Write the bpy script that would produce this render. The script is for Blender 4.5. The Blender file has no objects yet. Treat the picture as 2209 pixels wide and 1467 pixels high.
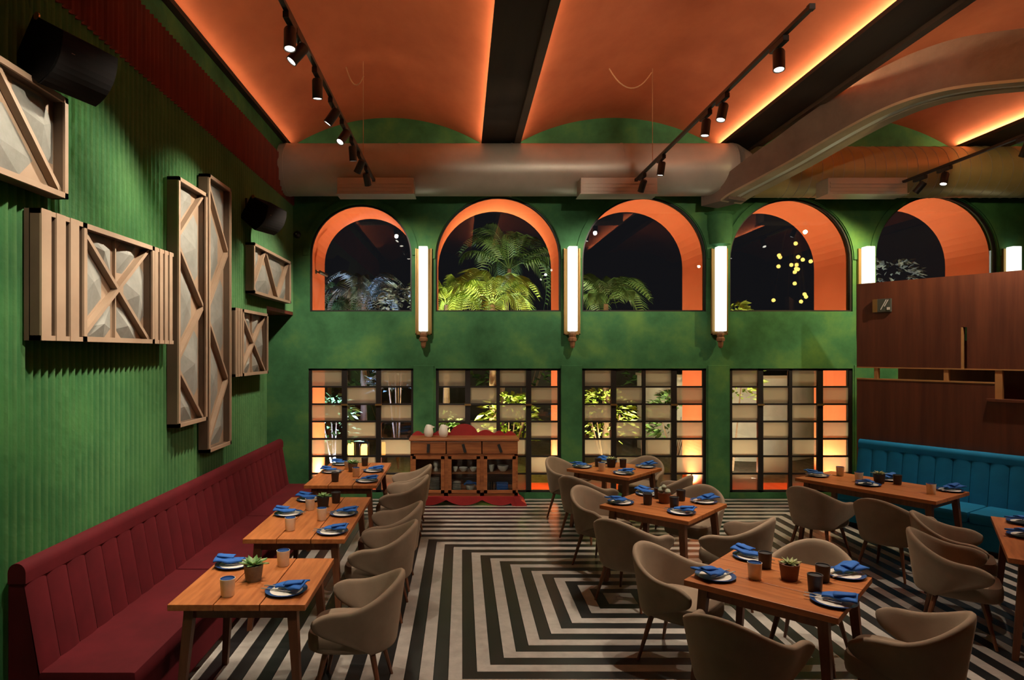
import bpy, bmesh, math, random
from mathutils import Vector, Matrix, Euler

random.seed(7)
PI = math.pi
S = bpy.context.scene
COL = S.collection

# ------------------------------------------------------------------ camera, world, exposure
EYE = 2.25
cam_d = bpy.data.cameras.new('camera')
cam = bpy.data.objects.new('camera', cam_d)
COL.objects.link(cam)
cam.location = (0, 0, EYE)
cam.rotation_euler = (PI / 2, 0, 0)
cam_d.sensor_width = 36
cam_d.lens = 1380 / 2209 * 36
cam_d.shift_x = (1104.5 - 996) / 2209
cam_d.shift_y = (760 - 733.5) / 2209
cam_d.clip_start = 0.05
S.camera = cam

world = bpy.data.worlds.new('night')
S.world = world
world.use_nodes = True
world.node_tree.nodes['Background'].inputs[0].default_value = (0.016, 0.016, 0.020, 1)
world.node_tree.nodes['Background'].inputs[1].default_value = 0.30

S.view_settings.view_transform = 'Standard'
S.view_settings.look = 'None'
S.view_settings.gamma = 1
S.view_settings.exposure = 0.48
S.view_settings.use_curve_mapping = False
try:
    S.cycles.max_bounces = 8
    S.cycles.diffuse_bounces = 4
    S.cycles.glossy_bounces = 3
    S.cycles.transmission_bounces = 6
    S.cycles.transparent_max_bounces = 12
    S.cycles.sample_clamp_indirect = 4
    S.cycles.caustics_reflective = False
    S.cycles.caustics_refractive = False
except Exception:
    pass

SPOT_W = 150.0      # watt per track spotlight
COVE = 42.0         # emission of the cove strips
BAR = 1.0           # emission of the wall sconces
WARM = (1.0, 0.85, 0.66)
COVE_COL = (1.0, 0.66, 0.36)

# ------------------------------------------------------------------ materials
def nodes_of(name):
    m = bpy.data.materials.new(name)
    m.use_nodes = True
    nt = m.node_tree
    return m, nt, nt.nodes['Principled BSDF']

def mat(name, c1, c2=None, rough=0.6, scale=4.0, stretch=(1, 1, 1), bump=0.0, bscale=40, metal=0.0,
        detail=4, contrast=0.25, sheen=0.0, spec=0.5, c3=None, world_co=False, coat=0.0):
    m, nt, b = nodes_of(name)
    N, L = nt.nodes, nt.links
    b.inputs['Roughness'].default_value = rough
    b.inputs['Metallic'].default_value = metal
    b.inputs['Specular IOR Level'].default_value = spec
    if sheen:
        b.inputs['Sheen Weight'].default_value = sheen
        b.inputs['Sheen Roughness'].default_value = 0.45
        b.inputs['Sheen Tint'].default_value = (*[min(1, v * 2.2) for v in (c2 or c1)], 1)
    if coat:
        b.inputs['Coat Weight'].default_value = coat
        b.inputs['Coat Roughness'].default_value = 0.2
    if c2 is None and not bump:
        b.inputs['Base Color'].default_value = (*c1, 1)
        return m
    tc = N.new('ShaderNodeTexCoord')
    mp = N.new('ShaderNodeMapping')
    mp.inputs['Scale'].default_value = stretch
    if world_co:
        g = N.new('ShaderNodeNewGeometry')
        L.new(g.outputs['Position'], mp.inputs['Vector'])
    else:
        oi = N.new('ShaderNodeObjectInfo')
        ad = N.new('ShaderNodeVectorMath')
        ad.operation = 'MULTIPLY_ADD'
        cb = N.new('ShaderNodeCombineXYZ')
        L.new(oi.outputs['Random'], cb.inputs[0]); L.new(oi.outputs['Random'], cb.inputs[1]); L.new(oi.outputs['Random'], cb.inputs[2])
        L.new(cb.outputs[0], ad.inputs[0])
        ad.inputs[1].default_value = (17, 9, 5)
        L.new(tc.outputs['Object'], ad.inputs[2])
        L.new(ad.outputs[0], mp.inputs['Vector'])
    if c2 is not None:
        n = N.new('ShaderNodeTexNoise')
        n.inputs['Scale'].default_value = scale
        n.inputs['Detail'].default_value = detail
        n.inputs['Roughness'].default_value = 0.6
        L.new(mp.outputs[0], n.inputs['Vector'])
        r = N.new('ShaderNodeValToRGB')
        e = r.color_ramp.elements
        e[0].position = 0.5 - contrast; e[0].color = (*c1, 1)
        e[1].position = 0.5 + contrast; e[1].color = (*c2, 1)
        if c3 is not None:
            x = e.new(0.5); x.color = (*c3, 1)
        L.new(n.outputs['Fac'], r.inputs[0])
        L.new(r.outputs[0], b.inputs['Base Color'])
    else:
        b.inputs['Base Color'].default_value = (*c1, 1)
    if bump:
        n2 = N.new('ShaderNodeTexNoise')
        n2.inputs['Scale'].default_value = bscale
        n2.inputs['Detail'].default_value = 3
        L.new(mp.outputs[0], n2.inputs['Vector'])
        bp = N.new('ShaderNodeBump')
        bp.inputs['Strength'].default_value = bump
        bp.inputs['Distance'].default_value = 0.02
        L.new(n2.outputs['Fac'], bp.inputs['Height'])
        L.new(bp.outputs[0], b.inputs['Normal'])
    return m

def emit(name, c, s):
    m, nt, b = nodes_of(name)
    b.inputs['Base Color'].default_value = (*[min(1, v) for v in c], 1)
    b.inputs['Emission Color'].default_value = (*c, 1)
    b.inputs['Emission Strength'].default_value = s
    return m

def glass(name, tint=(1, 1, 1), refl=1.0, rough=0.0):
    m = bpy.data.materials.new(name); m.use_nodes = True
    nt = m.node_tree; N, L = nt.nodes, nt.links
    N.remove(N['Principled BSDF'])
    out = N['Material Output']
    t = N.new('ShaderNodeBsdfTransparent'); t.inputs[0].default_value = (*tint, 1)
    g = N.new('ShaderNodeBsdfGlossy'); g.inputs['Roughness'].default_value = rough
    f = N.new('ShaderNodeFresnel'); f.inputs['IOR'].default_value = 1.5
    mu = N.new('ShaderNodeMath'); mu.operation = 'MULTIPLY'; mu.inputs[1].default_value = refl; mu.use_clamp = True
    mx = N.new('ShaderNodeMixShader')
    L.new(f.outputs[0], mu.inputs[0]); L.new(mu.outputs[0], mx.inputs[0])
    L.new(t.outputs[0], mx.inputs[1]); L.new(g.outputs[0], mx.inputs[2])
    L.new(mx.outputs[0], out.inputs['Surface'])
    return m

def frosted(name):
    m = bpy.data.materials.new(name); m.use_nodes = True
    nt = m.node_tree; N, L = nt.nodes, nt.links
    b = N['Principled BSDF']
    b.inputs['Base Color'].default_value = (0.33, 0.32, 0.25, 1)
    b.inputs['Roughness'].default_value = 0.35
    tr = N.new('ShaderNodeBsdfTranslucent'); tr.inputs[0].default_value = (0.24, 0.23, 0.18, 1)
    tp = N.new('ShaderNodeBsdfTransparent'); tp.inputs[0].default_value = (0.95, 0.93, 0.85, 1)
    m1 = N.new('ShaderNodeMixShader'); m1.inputs[0].default_value = 0.45
    m2 = N.new('ShaderNodeMixShader'); m2.inputs[0].default_value = 0.35
    L.new(b.outputs[0], m1.inputs[1]); L.new(tr.outputs[0], m1.inputs[2])
    L.new(m1.outputs[0], m2.inputs[1]); L.new(tp.outputs[0], m2.inputs[2])
    L.new(m2.outputs[0], N['Material Output'].inputs['Surface'])
    return m

M = {}
M['green_wall'] = mat('green_plaster', (0.014, 0.066, 0.022), (0.125, 0.265, 0.065), 0.75, 1.7, bump=0.15, bscale=9, contrast=0.28, world_co=True, detail=7, c3=(0.045, 0.16, 0.062), spec=0.25)
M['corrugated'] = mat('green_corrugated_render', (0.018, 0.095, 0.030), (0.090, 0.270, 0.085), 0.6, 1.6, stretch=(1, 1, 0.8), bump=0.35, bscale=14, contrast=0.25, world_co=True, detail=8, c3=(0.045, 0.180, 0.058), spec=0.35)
def ridge_highlight(m, x0, x1, col):  # mixes a lighter colour in toward the ridges, painting their highlights
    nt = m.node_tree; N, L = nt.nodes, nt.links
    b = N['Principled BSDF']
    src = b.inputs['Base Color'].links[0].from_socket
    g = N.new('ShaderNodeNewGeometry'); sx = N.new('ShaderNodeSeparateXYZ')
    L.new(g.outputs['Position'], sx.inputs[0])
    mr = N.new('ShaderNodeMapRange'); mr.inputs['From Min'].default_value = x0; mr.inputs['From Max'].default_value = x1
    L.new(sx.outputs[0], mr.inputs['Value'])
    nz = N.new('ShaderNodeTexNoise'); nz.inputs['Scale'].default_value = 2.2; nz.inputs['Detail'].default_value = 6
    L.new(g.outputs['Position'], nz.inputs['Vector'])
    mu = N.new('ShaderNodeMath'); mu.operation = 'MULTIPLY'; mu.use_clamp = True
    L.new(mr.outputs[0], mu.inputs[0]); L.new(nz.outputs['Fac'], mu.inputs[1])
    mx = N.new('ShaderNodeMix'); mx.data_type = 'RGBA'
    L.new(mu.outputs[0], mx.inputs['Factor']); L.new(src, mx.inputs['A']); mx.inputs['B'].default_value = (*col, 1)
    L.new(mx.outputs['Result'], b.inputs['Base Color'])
ridge_highlight(M['corrugated'], -2.606, -2.580, (0.20, 0.40, 0.16))
M['red_strip'] = mat('oxblood_fluted_strip', (0.10, 0.016, 0.010), (0.20, 0.035, 0.018), 0.7, 3, stretch=(1, 8, 0.3), world_co=True)
M['terracotta'] = mat('terracotta_plaster', (0.40, 0.105, 0.050), (0.64, 0.195, 0.092), 0.8, 1.3, stretch=(1, 0.6, 1), bump=0.12, bscale=7, contrast=0.3, world_co=True, detail=6, spec=0.2)
M['orange'] = mat('orange_stucco', (0.72, 0.19, 0.075), (0.82, 0.24, 0.10), 0.8, 1.5, contrast=0.3, world_co=True, spec=0.2)
M['dark_beam'] = mat('dark_stained_beam', (0.022, 0.011, 0.006), (0.040, 0.021, 0.012), 0.75, 2, stretch=(4, 0.5, 4), world_co=True)
M['concrete'] = mat('brown_concrete', (0.125, 0.085, 0.062), (0.20, 0.14, 0.105), 0.8, 3, bump=0.25, bscale=16, world_co=True, detail=7)
M['concrete_pale'] = mat('pale_concrete', (0.34, 0.27, 0.17), (0.42, 0.35, 0.23), 0.7, 4, world_co=True)
M['duct'] = mat('galvanised_duct', (0.40, 0.36, 0.29), (0.50, 0.45, 0.37), 0.40, 2.5, world_co=True, metal=0.3)
M['strip_white'] = mat('pale_stone', (0.26, 0.24, 0.22), (0.46, 0.43, 0.39), 0.30, 9, bump=0.04, bscale=60, contrast=0.3, world_co=True, detail=8)
M['strip_black'] = mat('black_stone', (0.007, 0.008, 0.008), (0.016, 0.017, 0.018), 0.30, 6, world_co=True, detail=6)
M['floor_base'] = mat('grout', (0.02, 0.02, 0.02), rough=0.7)
M['black_metal'] = mat('black_metal', (0.010, 0.010, 0.010), rough=0.5)
M['speaker_black'] = mat('speaker_paint', (0.006, 0.006, 0.006), rough=0.9, spec=0.1)
M['frame_metal'] = mat('black_window_steel', (0.012, 0.009, 0.008), rough=0.5)
M['clear'] = glass('window_glass', (0.97, 0.98, 0.97), 1.6)
M['cab_glass'] = glass('cabinet_glass', (0.95, 0.97, 0.96), 1.0)
M['frost'] = frosted('frosted_glass')
M['velvet'] = mat('taupe_velvet', (0.200, 0.145, 0.100), (0.290, 0.220, 0.158), 0.9, 5, contrast=0.3, sheen=0.35, spec=0.2)
M['red_velvet'] = mat('crimson_velvet', (0.050, 0.0022, 0.0045), (0.092, 0.0045, 0.0085), 0.85, 4, contrast=0.3, sheen=0.35, spec=0.2)
M['blue_velvet'] = mat('teal_velvet', (0.003, 0.12, 0.24), (0.005, 0.18, 0.36), 0.8, 4, contrast=0.3, sheen=0.3, spec=0.25)
M['table_wood'] = mat('warm_table_wood', (0.27, 0.078, 0.020), (0.50, 0.175, 0.052), 0.38, 3.2, stretch=(9, 0.9, 9), bump=0.03, bscale=12, contrast=0.22, detail=6)
M['leg_wood'] = mat('dark_leg_wood', (0.10, 0.034, 0.014), (0.19, 0.068, 0.028), 0.45, 3, stretch=(9, 9, 0.8))
M['veneer'] = mat('reddish_wood_veneer', (0.070, 0.017, 0.008), (0.175, 0.050, 0.020), 0.5, 1.4, stretch=(7, 7, 0.5), contrast=0.25, world_co=True, detail=7)
M['pale_wood'] = mat('cut_wood_edge', (0.45, 0.22, 0.07), (0.55, 0.30, 0.11), 0.5, 5)
M['art_wood'] = mat('limed_panel_wood', (0.25, 0.170, 0.112), (0.36, 0.262, 0.180), 0.6, 3, stretch=(1, 1, 1), contrast=0.3)
M['art_side'] = mat('panel_side', (0.075, 0.045, 0.026), (0.11, 0.07, 0.04), 0.7, 3)
M['art_grey'] = mat('grey_cement_facets', (0.16, 0.165, 0.145), (0.28, 0.285, 0.26), 0.8, 4, bump=0.1, bscale=25, detail=7)
M['side_wood'] = mat('sideboard_wood', (0.17, 0.050, 0.016), (0.42, 0.15, 0.05), 0.4, 2.4, stretch=(0.9, 9, 9), detail=7, contrast=0.24)
M['side_red'] = mat('sideboard_red_paint', (0.24, 0.012, 0.014), (0.34, 0.022, 0.022), 0.45, 5)
M['white'] = mat('white_ceramic', (0.72, 0.69, 0.62), rough=0.3)
M['beige'] = mat('beige_stoneware', (0.72, 0.62, 0.46), (0.82, 0.72, 0.55), 0.5, 30)
M['dark_cup'] = mat('black_stoneware', (0.022, 0.017, 0.016), (0.035, 0.028, 0.026), 0.5, 30)
M['navy'] = mat('navy_glaze', (0.02, 0.06, 0.20), rough=0.25)
M['blue_cloth'] = mat('cobalt_napkin', (0.010, 0.085, 0.36), (0.016, 0.13, 0.48), 0.8, 14, sheen=0.2)
M['steel'] = mat('cutlery_steel', (0.75, 0.74, 0.72), rough=0.25, metal=0.9)
M['pot_grey'] = mat('grey_pot_clay', (0.13, 0.11, 0.08), (0.22, 0.19, 0.14), 0.8, 18, bump=0.2)
M['pot_brown'] = mat('brown_pot_clay', (0.13, 0.05, 0.03), (0.20, 0.085, 0.05), 0.7, 12)
M['pot_black'] = mat('black_pot', (0.02, 0.02, 0.022), rough=0.6)
M['soil'] = mat('potting_soil', (0.02, 0.014, 0.01), rough=0.95)
M['succulent'] = mat('succulent_green', (0.10, 0.24, 0.07), (0.26, 0.42, 0.15), 0.5, 20)
M['succulent_pale'] = mat('pale_succulent', (0.34, 0.42, 0.18), (0.52, 0.55, 0.30), 0.5, 20)
M['cactus'] = mat('grey_green_cactus', (0.26, 0.32, 0.22), (0.42, 0.46, 0.34), 0.7, 30, bump=0.3)
M['brass'] = mat('aged_brass', (0.34, 0.20, 0.07), rough=0.4, metal=0.7)
M['bronze'] = mat('brown_finial', (0.23, 0.105, 0.045), rough=0.5)
M['lens'] = emit('spotlight_lens', (1.0, 0.93, 0.80), 5)
M['cove'] = emit('cove_led', COVE_COL, COVE)
M['bar'] = emit('sconce_diffuser', (0.93, 1.0, 0.86), BAR)
M['globe'] = emit('chandelier_globe', (1.0, 0.62, 0.12), 12)
M['rope'] = mat('pale_cable', (0.55, 0.30, 0.16), rough=0.7)
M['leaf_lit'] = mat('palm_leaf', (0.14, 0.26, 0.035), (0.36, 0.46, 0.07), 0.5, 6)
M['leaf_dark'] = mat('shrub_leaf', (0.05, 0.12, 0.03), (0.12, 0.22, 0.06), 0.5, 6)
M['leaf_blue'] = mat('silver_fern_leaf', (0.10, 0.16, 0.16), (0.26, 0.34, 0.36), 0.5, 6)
M['bark'] = mat('palm_bark', (0.12, 0.075, 0.04), (0.24, 0.16, 0.09), 0.9, 8, bump=0.5, bscale=12)
M['ground'] = mat('garden_gravel', (0.10, 0.09, 0.06), (0.22, 0.19, 0.13), 0.9, 12, bump=0.5, bscale=40, world_co=True, detail=8)
M['garden_wall'] = mat('garden_wall_render', (0.05, 0.05, 0.035), (0.10, 0.095, 0.07), 0.9, 2, world_co=True, detail=7)
M['rear'] = mat('rear_plaster', (0.035, 0.028, 0.022), (0.06, 0.048, 0.036), 0.8, 2, world_co=True)

# ------------------------------------------------------------------ mesh helpers
class MB:
    def __init__(s):
        s.v = []; s.f = []; s.mi = []; s.cur = 0
    def add(s, vs, fs):
        b = len(s.v)
        s.v += [tuple(x) for x in vs]
        s.f += [tuple(i + b for i in f) for f in fs]
        s.mi += [s.cur] * len(fs)
        return s
    def box(s, c, d, rot=None):
        x, y, z = d[0] / 2, d[1] / 2, d[2] / 2
        p = [Vector(q) for q in ((-x, -y, -z), (x, -y, -z), (x, y, -z), (-x, y, -z), (-x, -y, z), (x, -y, z), (x, y, z), (-x, y, z))]
        if rot is not None:
            p = [rot @ q for q in p]
        c = Vector(c)
        return s.add([q + c for q in p], [(0, 3, 2, 1), (4, 5, 6, 7), (0, 1, 5, 4), (1, 2, 6, 5), (2, 3, 7, 6), (3, 0, 4, 7)])
    def box2(s, a, b):
        return s.box([(a[i] + b[i]) / 2 for i in range(3)], [abs(b[i] - a[i]) for i in range(3)])
    def bevbox(s, a, b, r=0.01):
        # box with chamfered edges (all 12)
        a = [min(a[i], b[i]) for i in range(3)], [max(a[i], b[i]) for i in range(3)]
        lo, hi = a
        bm = bmesh.new()
        bmesh.ops.create_cube(bm, size=1)
        for v in bm.verts:
            v.co = Vector([lo[i] + (v.co[i] + 0.5) * (hi[i] - lo[i]) for i in range(3)])
        bmesh.ops.bevel(bm, geom=bm.edges[:] + bm.verts[:], offset=r, segments=2, profile=0.6, affect='EDGES')
        bm.verts.index_update()
        s.add([v.co.copy() for v in bm.verts], [[v.index for v in f.verts] for f in bm.faces])
        bm.free()
        return s
    def tube(s, p, q, r0, r1=None, n=10, caps=True):
        r1 = r0 if r1 is None else r1
        p, q = Vector(p), Vector(q)
        d = (q - p).normalized()
        a = d.orthogonal().normalized(); b = d.cross(a)
        vs = []
        for c, r in ((p, r0), (q, r1)):
            for i in range(n):
                t = 2 * PI * i / n
                vs.append(c + a * math.cos(t) * r + b * math.sin(t) * r)
        fs = [(i, (i + 1) % n, n + (i + 1) % n, n + i) for i in range(n)]
        if caps:
            fs += [tuple(range(n - 1, -1, -1)), tuple(range(n, 2 * n))]
        return s.add(vs, fs)
    def path(s, pts, r, n=6):
        for i in range(len(pts) - 1):
            s.tube(pts[i], pts[i + 1], r, n=n)
        return s
    def lathe(s, prof, n=16, c=(0, 0, 0), caps=True):
        vs = []; fs = []
        for r, z in prof:
            for i in range(n):
                t = 2 * PI * i / n
                vs.append((c[0] + r * math.cos(t), c[1] + r * math.sin(t), c[2] + z))
        for k in range(len(prof) - 1):
            for i in range(n):
                fs.append((k * n + i, k * n + (i + 1) % n, (k + 1) * n + (i + 1) % n, (k + 1) * n + i))
        if caps:
            fs.append(tuple(range(n - 1, -1, -1)))
            fs.append(tuple((len(prof) - 1) * n + i for i in range(n)))
        return s.add(vs, fs)
    def grid(s, fn, nu, nv, flip=False):
        vs = [fn(i / nu, j / nv) for j in range(nv + 1) for i in range(nu + 1)]
        fs = []
        for j in range(nv):
            for i in range(nu):
                a = j * (nu + 1) + i
                q = (a, a + 1, a + nu + 2, a + nu + 1)
                fs.append(q[::-1] if flip else q)
        return s.add(vs, fs)
    def prism(s, poly, axis, lo, hi):
        # poly: 2D points; axis: index extruded
        n = len(poly); vs = []
        for h in (lo, hi):
            for p in poly:
                q = list(p); q.insert(axis, h); vs.append(q)
        fs = [tuple(range(n - 1, -1, -1)), tuple(range(n, 2 * n))]
        fs += [(i, (i + 1) % n, n + (i + 1) % n, n + i) for i in range(n)]
        return s.add(vs, fs)
    def mesh(s, name, mats, smooth=False):
        me = bpy.data.meshes.new(name)
        me.from_pydata(s.v, [], s.f)
        for m in (mats if isinstance(mats, (list, tuple)) else [mats]):
            me.materials.append(m)
        me.polygons.foreach_set('material_index', s.mi)
        bm = bmesh.new(); bm.from_mesh(me)
        bmesh.ops.recalc_face_normals(bm, faces=bm.faces)
        bm.to_mesh(me); bm.free()
        if smooth:
            me.shade_smooth()
            try:
                me.set_sharp_from_angle(angle=math.radians(42))
            except Exception:
                pass
        return me
    def build(s, name, mats, parent=None, smooth=False):
        o = bpy.data.objects.new(name, s.mesh(name, mats, smooth))
        COL.objects.link(o)
        if parent is not None:
            o.parent = parent
        return o

def inst(name, me, parent=None, loc=(0, 0, 0), rot=(0, 0, 0)):
    o = bpy.data.objects.new(name, me)
    COL.objects.link(o)
    o.location = loc; o.rotation_euler = rot
    if parent is not None:
        o.parent = parent
    return o

def thing(name, label, cat, loc=(0, 0, 0), rz=0, group=None, kind=None):
    o = bpy.data.objects.new(name, None)
    COL.objects.link(o)
    o.empty_display_size = 0.1
    o.location = loc; o.rotation_euler = (0, 0, rz)
    return tag(o, label, cat, group, kind)

def tag(o, label, cat, group=None, kind=None):
    o['label'] = label; o['category'] = cat
    if group: o['group'] = group
    if kind: o['kind'] = kind
    return o

def copy_tree(o, parent=None):
    c = o.copy()
    COL.objects.link(c)
    c.parent = parent
    for ch in o.children:
        copy_tree(ch, c)
    return c

def bake(mb, name, mats, mods):
    o = mb.build('tmp_' + name, mats)
    for typ, kw in mods:
        md = o.modifiers.new(typ, typ)
        for k, v in kw.items():
            setattr(md, k, v)
    dg = bpy.context.evaluated_depsgraph_get()
    me = bpy.data.meshes.new_from_object(o.evaluated_get(dg))
    me.name = name
    old = o.data
    bpy.data.objects.remove(o); bpy.data.meshes.remove(old)
    me.shade_smooth()
    return me

def wall_with_holes(outer, holes, y0, y1):
    """vertical slab in the XZ plane between y0 and y1, with holes (lists of (x, z))"""
    bm = bmesh.new()
    edges = []
    loops = []
    for lp in [outer] + holes:
        vs = [bm.verts.new((p[0], y0, p[1])) for p in lp]
        loops.append(vs)
        for i in range(len(vs)):
            edges.append(bm.edges.new((vs[i], vs[(i + 1) % len(vs)])))
    bmesh.ops.triangle_fill(bm, use_beauty=True, use_dissolve=False, edges=edges)
    faces = bm.faces[:]
    vmap = {v: bm.verts.new((v.co.x, y1, v.co.z)) for v in bm.verts[:]}
    for f in faces:
        bm.faces.new([vmap[v] for v in reversed(f.verts)])
    for vs in loops:
        for i in range(len(vs)):
            a, b = vs[i], vs[(i + 1) % len(vs)]
            bm.faces.new((a, b, vmap[b], vmap[a]))
    bmesh.ops.recalc_face_normals(bm, faces=bm.faces)
    bm.verts.index_update()
    mb = MB().add([v.co.copy() for v in bm.verts], [[v.index for v in f.verts] for f in bm.faces])
    bm.free()
    return mb

def arch_pts(x0, x1, zb, zs, n=28):
    r = (x1 - x0) / 2; c = (x0 + x1) / 2
    return [(x0, zb), (x1, zb)] + [(c + r * math.cos(PI * i / n), zs + r * math.sin(PI * i / n)) for i in range(n + 1)]

def spot(name, loc, target, watts, size_deg, blend=0.6, col=WARM, radius=0.03, parent=None):
    d = bpy.data.lights.new(name, 'SPOT')
    d.energy = watts; d.color = col
    d.spot_size = math.radians(size_deg); d.spot_blend = blend
    d.shadow_soft_size = radius
    o = bpy.data.objects.new(name, d)
    COL.objects.link(o)
    o.location = loc
    o.rotation_euler = (Vector(target) - Vector(loc)).to_track_quat('-Z', 'Y').to_euler()
    if parent is not None:
        o.parent = parent
        o.matrix_parent_inverse = parent.matrix_world.inverted()
    return o

# ------------------------------------------------------------------ the shell
YB = 9.85            # face of the back wall
XL = -2.62           # bottom of the flutes on the wall beside the red banquette
ARCH = [(-2.34, -0.77, 3.745), (-0.40, 1.527, 3.69), (1.856, 3.769, 3.69), (4.13, 6.02, 3.675), (6.38, 8.26, 3.73)]
SILL = 2.878
LOW = [(-2.36, -0.735, 3), (-0.40, 1.527, 4), (1.856, 3.769, 4), (4.13, 6.02, 4)]
LZ0, LZ1 = 0.09, 2.0

# floor: concentric square strips round (1.45, 5.85)
floor = MB().box2((-3.8, -3.0, -0.12), (11.0, 9.97, -0.014)).build('floor', M['floor_base'])
tag(floor, 'black and pale grey stone floor laid in concentric squares', 'floor', kind='structure')

def clip(poly, axis, lim, keep_less):
    out = []
    for i in range(len(poly)):
        a, b = poly[i], poly[(i + 1) % len(poly)]
        ia = (a[axis] <= lim) == keep_less; ib = (b[axis] <= lim) == keep_less
        if ia: out.append(a)
        if ia != ib:
            t = (lim - a[axis]) / (b[axis] - a[axis])
            out.append((a[0] + t * (b[0] - a[0]), a[1] + t * (b[1] - a[1])))
    return out
CX, CY = 1.45, 5.85
PITCH = 0.101
nstrip = 0
for k in range(62):
    s0 = 0.03 + (k - 1) * PITCH + 0.002 if k else 0.0
    s1 = 0.03 + k * PITCH - 0.002
    colr = M['strip_white'] if k % 2 == 1 or k == 0 else M['strip_black']
    if k == 0:
        polys = [[(-s1, -s1), (s1, -s1), (s1, s1), (-s1, s1)]]
    else:
        base = [(-s1, s1), (-s0, s0), (s0, s0), (s1, s1)]
        polys = [[(x * math.cos(q) - y * math.sin(q), x * math.sin(q) + y * math.cos(q)) for x, y in base] for q in (0, PI / 2, PI, 3 * PI / 2)]
    for po in polys:
        po = [(x + CX, y + CY) for x, y in po]
        for ax, lim, kl in ((0, -3.6, False), (0, 10.5, True), (1, -0.2, False), (1, 9.84, True)):
            po = clip(po, ax, lim, kl)
            if len(po) < 3: break
        if len(po) < 3: continue
        MB().prism(po, 2, -0.014, 0.0).build('floor_strip', colr, floor)
        nstrip += 1

# back wall with all its openings
outer = [(-3.7, -0.12), (11.0, -0.12), (11.0, 6.4), (-3.7, 6.4)]
holes = [arch_pts(a, b, SILL, z) for a, b, z in ARCH] + [[(a, LZ0), (b, LZ0), (b, LZ1), (a, LZ1)] for a, b, n in LOW]
wb = wall_with_holes(outer, holes, YB, YB + 0.12).build('wall_back', M['green_wall'])
tag(wb, 'mottled green plaster wall with arched openings over gridded windows', 'wall', kind='structure')

# pale lines where the piers between the arches stand proud
for x in (-0.585, 1.69, 3.95, 6.2):
    MB().bevbox((x - 0.16, YB - 0.018, 0.0), (x + 0.16, YB + 0.02, 2.05), 0.006).build('pier_face', M['green_wall'], wb)

# orange arcade behind the wall
holes = [arch_pts(a, b, 0.02, z) for a, b, z in ARCH]
wo = wall_with_holes([(-3.7, -0.05), (11.0, -0.05), (11.0, 5.3), (-3.7, 5.3)], holes, YB + 0.17, YB + 1.08).build('wall_arcade', M['orange'])
tag(wo, 'deep orange stucco arcade seen through the windows', 'wall', kind='structure')

# arched windows
word = ['first', 'second', 'third', 'fourth', 'fifth']
arch_label = ['narrow arched window next to the fluted wall', 'arched window full of lit palm fronds', 'arched window showing a mostly dark garden',
              'arched window with gold lamp reflections', 'arched window half hidden by the wooden partition']
for i, (a, b, zs) in enumerate(ARCH):
    w = thing('window_%d' % (i + 1), arch_label[i], 'window', (0, 0, 0), kind='structure')
    o = arch_pts(a, b, SILL, zs)
    c = (a + b) / 2; r = (b - a) / 2
    inn = arch_pts(a + 0.022, b - 0.022, SILL + 0.022, zs)
    fm = wall_with_holes(o, [inn], YB + 0.03, YB + 0.085)
    fm.build('frame', M['frame_metal'], w)
    MB().prism(arch_pts(a + 0.02, b - 0.02, SILL + 0.02, zs), 1, YB + 0.055, YB + 0.061).build('pane', M['clear'], w)
    # shallow plaster ring round the head
    ring = wall_with_holes([(c + (r + 0.10) * math.cos(PI * k / 30), zs + (r + 0.10) * math.sin(PI * k / 30)) for k in range(31)] +
                           [(c + (r + 0.012) * math.cos(PI * k / 30), zs + (r + 0.012) * math.sin(PI * k / 30)) for k in range(30, -1, -1)], [], YB - 0.022, YB + 0.01)
    ring.build('plaster_ring', M['green_wall'], w)

# gridded steel windows
low_label = ['three column gridded window beside the red banquette', 'gridded steel window behind the sideboard',
             'gridded window behind the farthest square table', 'gridded window next to the wooden partition']
for i, (a, b, n) in enumerate(LOW):
    w = thing('window_%d' % (i + 6), low_label[i], 'window', kind='structure')
    fr = MB()
    y0, y1 = YB + 0.02, YB + 0.075
    t = 0.045
    fr.box2((a, y0, LZ0), (a + t, y1, LZ1)).box2((b - t, y0, LZ0), (b, y1, LZ1)).box2((a, y0, LZ1 - t * .7), (b, y1, LZ1)).box2((a, y0, LZ0), (b, y1, LZ0 + t * .7))
    fr.build('frame', M['frame_metal'], w)
    cw = (b - a - t) / n; rh = (LZ1 - LZ0 - t * .7) / 7
    for k in range(1, n):
        x = a + t / 2 + k * cw
        tt = 0.040 if (n == 3 or k != 2) else 0.026
        MB().box2((x - tt, y0, LZ0), (x + tt, y1, LZ1)).build('mullion', M['frame_metal'], w)
    for k in range(1, 7):
        z = LZ0 + t * .35 + k * rh
        MB().box2((a, y0 + .006, z - 0.013), (b, y1 - .006, z + 0.013)).build('glazing_bar', M['frame_metal'], w)
    for r in range(7):
        for k in range(n):
            x0 = a + t / 2 + k * cw + 0.02; x1 = x0 + cw - 0.04
            z0 = LZ0 + t * .35 + r * rh + 0.008; z1 = z0 + rh - 0.016
            fro = ((6 - r) + k) % 2 == 0
            MB().box2((x0, YB + 0.045, z0), (x1, YB + 0.051, z1)).build('frosted_pane' if fro else 'clear_pane', M['frost'] if fro else M['clear'], w)
    for k in (1, n - 1):      # small brass window stays
        x = a + t / 2 + k * cw
        MB().box2((x - 0.05, YB - 0.0, LZ0 + 5 * rh - 0.005), (x + 0.05, YB + 0.02, LZ0 + 5 * rh + 0.022)).build('stay', M['brass'], w)

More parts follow.
